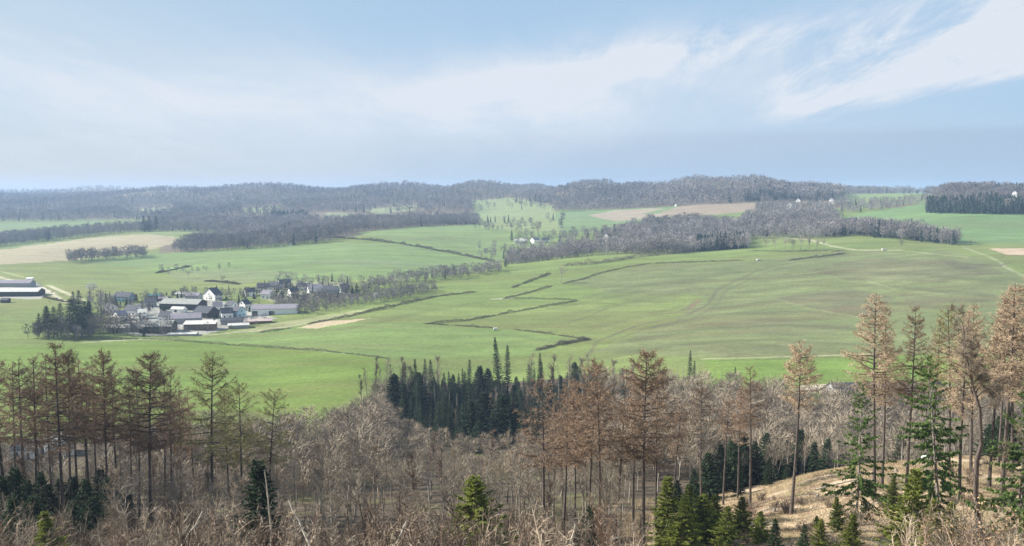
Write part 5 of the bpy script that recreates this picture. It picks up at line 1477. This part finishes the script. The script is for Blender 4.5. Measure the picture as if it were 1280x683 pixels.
for px, py, L_, rz, wl, rf, lb in ((311, 371, 12, 25, 'white_wall', 'slate', 'small white house with dark roof before the upper row, nearest the bare bank'), (333, 374, 12, -15, 'white_wall', 'mauve_roof', 'white bungalow on the garden slope under the first upper house'), (365, 371, 11, 40, 'white_wall', 'slate', 'gable house tucked under the dark conifers of the upper row'),
                                 (288, 389, 12, -30, 'white_wall', 'slate', 'white house behind the farm houses, towards the tall white gable'), (270, 390, 11, 20, 'white_wall', 'mauve_roof', 'white cottage right of the dark-roofed barn'), (304, 387, 10, 60, 'white_wall', 'slate', 'white gable next to the hall end wall'), (400, 372, 12, -25, 'white_wall', 'slate', 'white house below the pale blue upper house'),
                                 (186, 384, 12, 10, 'grey_wall', 'slate', 'grey cottage between the green shed and the largest barn'), (136, 392, 11, -40, 'white_wall', 'slate', 'white house deep in the garden trees by the conifer clump'), (205, 403, 13, -12, 'white_wall', 'slate', 'small white dairy in front of the largest barn'), (430, 366, 11, 15, 'white_wall', 'slate', 'last white house by the blossoming shrub')):
    B('house', px, py, L_, 8, 4.2, 3.2, rz, wl, rf, lb, 'house', G)
# hamlets
H_ = 'white hamlet houses'
B('house', 651, 305, 15, 9, 4.2, 3.0, 0, 'white_wall', 'pale_roof', 'long white hamlet house by the dark spruce', 'house', H_)
B('house', 669, 304, 10, 9, 4.6, 3.4, 40, 'white_wall', 'mauve_roof', 'white hamlet house with gable end, middle of three', 'house', H_)
B('house', 682, 304, 9, 9, 4.8, 3.2, -5, 'white_wall', 'slate', 'white hamlet house at the yew end of the three', 'house', H_)
B('house', 729, 313, 9, 8, 5.2, 3.6, 70, 'white_wall', 'slate', 'white gabled hamlet house sunk in the trees', 'house', H_, up=3)
B('house', 740, 313, 14, 9, 5.0, 3.8, 60, 'white_wall', 'pale_roof', 'pale gabled hamlet house next to the sunken white gable', 'house', H_, up=2)
B('house', 760, 302, 9, 9, 4.8, 3.6, 55, 'white_wall', 'slate', 'white hamlet house at the foot of the pointed spruce', 'house', H_, up=3)
F_ = 'far white farmhouses'
B('farmhouse', 989, 261, 7, 10, 6, 4.0, 50, 'white_wall', 'pale_roof', 'lower white farmhouse of the far pair among trees', 'house', F_, up=2)
B('farmhouse', 999, 257, 6, 10, 7, 5.0, 60, 'white_wall', 'slate', 'taller white farmhouse of the far pair among trees', 'house', F_, up=3)
B('farmhouse', 1041, 256, 7, 10, 7, 4.5, 60, 'white_wall', 'slate', 'single far white farmhouse beside bluish conifers', 'house', F_, up=3)
B('farmhouse', 1270, 249, 4.5, 8, 5, 3.0, 50, 'white_wall', 'pale_roof', 'far white farmhouse over the spruce block', 'house', F_, up=6)
B('farmhouse', 846, 258, 3.2, 6, 3, 2.4, 30, 'white_wall', 'pale_roof', 'tiny white farmhouse on the far reddish field', 'house', F_)
# farm behind the right-hand larches, cottage behind the left ones
V_ = 'farm behind the larches'
B('barn', 1096, 498, 108, 12, 3.4, 2.6, 3, 'grey_wall', 'slate', 'long grey shed by the bright meadow behind the larch pair', 'barn', V_, False, False, [(0.2, 0.3, 2.4), (0.5, 0.6, 2.4), (0.75, 0.82, 2.4)])
B('house', 1172, 501, 25, 9, 4.4, 3.6, 42, 'white_wall', 'slate', 'white gabled farmhouse with dark roof beside the long grey shed', 'house', V_)
B('shed', 1160, 505, 22, 6, 2.2, 1.2, 6, 'white_wall', 'pale_roof', 'low white shed in front of the white gabled farmhouse', 'shed', V_, False, False)
C_ = 'cottages behind the left larches'
B('cottage', 28, 574, 30, 8, 3.4, 2.6, 0, 'white_wall', 'slate', 'white cottage with dark roof behind the left larches', 'house', C_)
B('cottage', 66, 572, 34, 9, 4.2, 3.0, 30, 'white_wall', 'pale_roof', 'white cottage with pale roof seen between the larch trunks', 'house', C_)


# small field things
def trough(px, py, L, lab, cat, m='white_wall'):
    X, Y, Z = hit(px, py)
    e = empty('water_trough' if cat == 'trough' else 'bale_stack', (X, Y, Z)); tag(e, lab, cat)
    return e, L


def trailer(px, py, L, lab):
    X, Y, Z = hit(px, py)
    e = empty('field_trailer', (X, Y, Z), R(8), 0.72); tag(e, lab, 'trailer')
    x = L / 2
    box('body', -x, x, -1.1, 1.1, 0.7, 2.3, 'white_wall', e)
    box('roof', -x - 0.1, x + 0.1, -1.2, 1.2, 2.3, 2.4, 'pale_roof', e)
    box('drawbar', x, x + 1.3, -0.08, 0.08, 0.55, 0.68, 'dark_timber', e)
    for sx in (-0.8, 0.8):
        for sy in (-1.12, 0.9):
            g = Geo(); g.tube([[sx, sy, 0.4], [sx, sy + 0.01, 0.4], [sx, sy + 0.22, 0.4], [sx, sy + 0.23, 0.4]], [0.01, 0.4, 0.4, 0.01], 0, 12)
            link('wheel', g.mesh('wheel', [M['dark_timber']]), e)


trailer(1105, 313, 7, 'small white field trailer by the pale farm track')
trailer(948, 326, 5, 'small white trailer on the hill under the long thin hedge')
trailer(352, 309, 6, 'white trailer at the edge of the wood above the green field, first of two')
trailer(363, 308, 6, 'white trailer at the edge of the wood above the green field, beside the first')
trailer(619, 413, 3.5, 'tiny white trailer at the paddock corner hedge')

# ------------------------------------------------------------------ light, sky, air
SUN_AZ, SUN_EL = 78.0, 31.0           # degrees left of the view direction, degrees up
az = R(SUN_AZ); el = R(SUN_EL)
sd = np.array([-math.sin(az) * math.cos(el), math.cos(az) * math.cos(el), math.sin(el)])
ld = bpy.data.lights.new('sun', 'SUN'); ld.energy = 5.0; ld.angle = R(0.53); ld.color = (1.0, 0.95, 0.86)
lo = bpy.data.objects.new('sun', ld); COL.objects.link(lo)
from mathutils import Vector
lo.rotation_euler = Vector(tuple(-sd)).to_track_quat('-Z', 'Y').to_euler()
lo.location = (-300, 100, 400)

w = bpy.data.worlds.new('World'); SC.world = w; w.use_nodes = True
nt = w.node_tree; N = nt.nodes; L = nt.links
bg = N['Background']; bg.inputs['Strength'].default_value = 0.055
sky = N.new('ShaderNodeTexSky'); sky.sky_type = 'NISHITA'; sky.sun_disc = False
sky.sun_elevation = el; sky.sun_rotation = -az; sky.air_density = 1.0; sky.dust_density = 0.6; sky.ozone_density = 1.5; sky.altitude = 200
tc = N.new('ShaderNodeTexCoord')
sp = N.new('ShaderNodeSeparateXYZ'); L.new(tc.outputs['Generated'], sp.inputs[0])


def mth(op, a, b=None, c=None):
    n = N.new('ShaderNodeMath'); n.operation = op
    for i, v in enumerate((a, b, c)):
        if v is None: continue
        if isinstance(v, (int, float)): n.inputs[i].default_value = v
        else: L.new(v, n.inputs[i])
    return n.outputs[0]


def sstep(v, a, b):
    n = N.new('ShaderNodeMapRange'); n.interpolation_type = 'SMOOTHSTEP'
    n.inputs['From Min'].default_value = a; n.inputs['From Max'].default_value = b
    L.new(v, n.inputs['Value']); return n.outputs['Result']


x, y, z = sp.outputs
U = mth('ARCTAN2', x, y)                  # azimuth, 0 straight ahead, clockwise
Hh = mth('SQRT', mth('ADD', mth('MULTIPLY', x, x), mth('MULTIPLY', y, y)))
E = mth('DIVIDE', z, Hh)                   # tangent of the elevation
# cirrus sheet: noise on a high flat layer, so that streaks foreshorten towards the horizon
zz = mth('MAXIMUM', mth('ADD', z, 0.10), 0.02)
cv = N.new('ShaderNodeCombineXYZ'); L.new(mth('DIVIDE', x, zz), cv.inputs[0]); L.new(mth('DIVIDE', y, zz), cv.inputs[1])


def cnoise(scale, stretch, rot, detail=7, rough=0.6, dist=0.4, off=0.0):
    mp = N.new('ShaderNodeMapping'); mp.inputs['Scale'].default_value = stretch; mp.inputs['Rotation'].default_value = (0, 0, R(rot)); mp.inputs['Location'].default_value = (off, off * 0.7, 0)
    L.new(cv.outputs[0], mp.inputs['Vector'])
    n = N.new('ShaderNodeTexNoise'); n.inputs['Scale'].default_value = scale; n.inputs['Detail'].default_value = detail; n.inputs['Roughness'].default_value = rough; n.inputs['Distortion'].default_value = dist
    L.new(mp.outputs[0], n.inputs['Vector']); return n.outputs['Fac']


def blob(u0, e0, su, se, tilt=0.0):
    """soft patch of the sky around azimuth u0, elevation e0"""
    du = mth('SUBTRACT', U, u0); de = mth('SUBTRACT', mth('SUBTRACT', E, e0), mth('MULTIPLY', du, tilt))
    a = mth('DIVIDE', du, su); b = mth('DIVIDE', de, se)
    return mth('POWER', 2.718, mth('MULTIPLY', mth('ADD', mth('MULTIPLY', a, a), mth('MULTIPLY', b, b)), -1.0))


wob = mth('MULTIPLY', mth('SUBTRACT', cnoise(1.4, (1, 0.45, 1), 20, 5), 0.5), 1.0)
# right-hand cirrus with a sharp lower edge that climbs to the right, wisps above it
n1 = cnoise(2.4, (1.0, 0.35, 1), 35, 10, 0.68, 0.8)
n2 = cnoise(1.2, (1.0, 0.4, 1), -10, 9, 0.64, 0.6, 4.0)
n3 = cnoise(4.2, (1.0, 0.25, 1), 62, 10, 0.7, 0.7, 9.0)
edge = mth('ADD', 0.064, mth('MULTIPLY', mth('MAXIMUM', mth('SUBTRACT', U, 0.24), 0.0), 0.16))
low = sstep(mth('ADD', mth('SUBTRACT', E, edge), mth('MULTIPLY', mth('SUBTRACT', n3, 0.5), 0.035)), -0.003, 0.016)
upE = mth('ADD', edge, mth('ADD', 0.016, mth('MULTIPLY', mth('SUBTRACT', U, 0.24), 0.17)))
up = mth('SUBTRACT', 1.0, sstep(mth('ADD', mth('SUBTRACT', E, upE), mth('MULTIPLY', mth('SUBTRACT', n3, 0.5), 0.12)), -0.02, 0.035))
c1 = mth('MULTIPLY', mth('MULTIPLY', low, up), sstep(U, 0.23, 0.33))
c1 = mth('MULTIPLY', c1, mth('ADD', 0.72, mth('MULTIPLY', sstep(n1, 0.3, 0.65), 0.35)))
c2 = mth('MULTIPLY', blob(0.45, 0.165, 0.17, 0.045, 0.12), sstep(n1, 0.40, 0.62))
c5 = mth('MULTIPLY', blob(0.20, 0.155, 0.17, 0.022, 0.10), sstep(n3, 0.36, 0.62))
# broad soft veils to the left and ahead
c3 = mth('MULTIPLY', blob(-0.05, 0.095, 0.36, 0.05, 0.0), mth('ADD', 0.5, mth('MULTIPLY', n2, 0.7)))
c4 = mth('MULTIPLY', blob(-0.50, 0.11, 0.30, 0.07, -0.1), mth('ADD', 0.35, mth('MULTIPLY', sstep(n2, 0.35, 0.65), 0.6)))
c6 = mth('MULTIPLY', blob(0.08, 0.13, 0.18, 0.05, 0.1), sstep(n2, 0.38, 0.66))
c7 = mth('MULTIPLY', sstep(cnoise(0.7, (1, 0.4, 1), 40, 7, 0.6, 0.5, 13.0), 0.5, 0.75), sstep(E, 0.07, 0.2))
cl = mth('MINIMUM', mth('ADD', mth('ADD', mth('ADD', mth('MULTIPLY', c1, 1.05), mth('MULTIPLY', c2, 0.75)), mth('ADD', mth('MULTIPLY', c3, 0.85), mth('MULTIPLY', c4, 0.75))), mth('ADD', mth('MULTIPLY', c5, 0.7), mth('ADD', mth('MULTIPLY', c6, 0.65), mth('MULTIPLY', c7, 0.35)))), 0.95)
# flat grey-blue haze bank close to the horizon with a crisp top
bank = mth('MULTIPLY', mth('SUBTRACT', 1.0, sstep(mth('ADD', E, mth('MULTIPLY', wob, 0.012)), 0.058, 0.070)), sstep(U, -0.30, 0.15))
mix = N.new('ShaderNodeMix'); mix.data_type = 'RGBA'
veil = N.new('ShaderNodeMix'); veil.data_type = 'RGBA'      # thin high cirrostratus
veil.inputs['Factor'].default_value = 0.72; L.new(sky.outputs[0], veil.inputs['A']); veil.inputs['B'].default_value = (3.39, 4.93, 6.78, 1)
vl = N.new('ShaderNodeMix'); vl.data_type = 'RGBA'
L.new(sstep(U, 0.05, -0.55), vl.inputs['Factor']); vl.inputs['A'].default_value = (3.46, 5.08, 6.93, 1); vl.inputs['B'].default_value = (4.3, 5.5, 6.7, 1)
lw = N.new('ShaderNodeMix'); lw.data_type = 'RGBA'
L.new(mth('MULTIPLY', sstep(E, 0.11, 0.01), mth('ADD', 0.35, mth('MULTIPLY', sstep(U, 0.15, -0.5), 0.65))), lw.inputs['Factor']); L.new(vl.outputs['Result'], lw.inputs['A']); lw.inputs['B'].default_value = (4.85, 5.15, 5.6, 1)
L.new(lw.outputs['Result'], veil.inputs['B']); veil.inputs['Factor'].default_value = 0.86
L.new(mth('MULTIPLY', bank, 0.7), mix.inputs['Factor']); L.new(veil.outputs['Result'], mix.inputs['A']); mix.inputs['B'].default_value = (3.3, 4.3, 5.6, 1)
mix2 = N.new('ShaderNodeMix'); mix2.data_type = 'RGBA'
L.new(cl, mix2.inputs['Factor']); L.new(mix.outputs['Result'], mix2.inputs['A']); mix2.inputs['B'].default_value = (6.39, 6.78, 7.39, 1)
L.new(mix2.outputs['Result'], bg.inputs['Color'])

# the air
V, Fq = box_vf(-7600, 7600, -300, 6960, float(GZ.min()) - 1, max(float(GZ.max()) + 32, H0 + 30))
hm = bpy.data.materials.new('haze'); hm.use_nodes = True
nt = hm.node_tree; nt.nodes.remove(nt.nodes['Principled BSDF'])
pv = nt.nodes.new('ShaderNodeVolumePrincipled'); pv.inputs['Density'].default_value = 0.00012
pv.inputs['Color'].default_value = (0.43, 0.60, 0.89, 1); pv.inputs['Anisotropy'].default_value = 0.1
nt.links.new(pv.outputs[0], nt.nodes['Material Output'].inputs['Volume'])
me = bpy.data.meshes.new('haze'); me.from_pydata(V, [], Fq); me.materials.append(hm)
tag(link('haze', me), kind='stuff')

vs = SC.view_settings
vs.view_transform = 'Standard'; vs.look = 'None'; vs.gamma = 1; vs.exposure = 1.13; vs.use_curve_mapping = False
SC.render.engine = 'CYCLES'
cy = SC.cycles
cy.max_bounces = 4; cy.diffuse_bounces = 2; cy.glossy_bounces = 1; cy.transmission_bounces = 2; cy.volume_bounces = 1; cy.transparent_max_bounces = 4
cy.use_denoising = True; cy.denoising_prefilter = 'NONE'; cy.denoiser = 'OPENIMAGEDENOISE'; cy.denoising_input_passes = 'RGB_ALBEDO_NORMAL'
cy.use_adaptive_sampling = True; cy.adaptive_threshold = 0.01
cy.caustics_reflective = False; cy.caustics_refractive = False
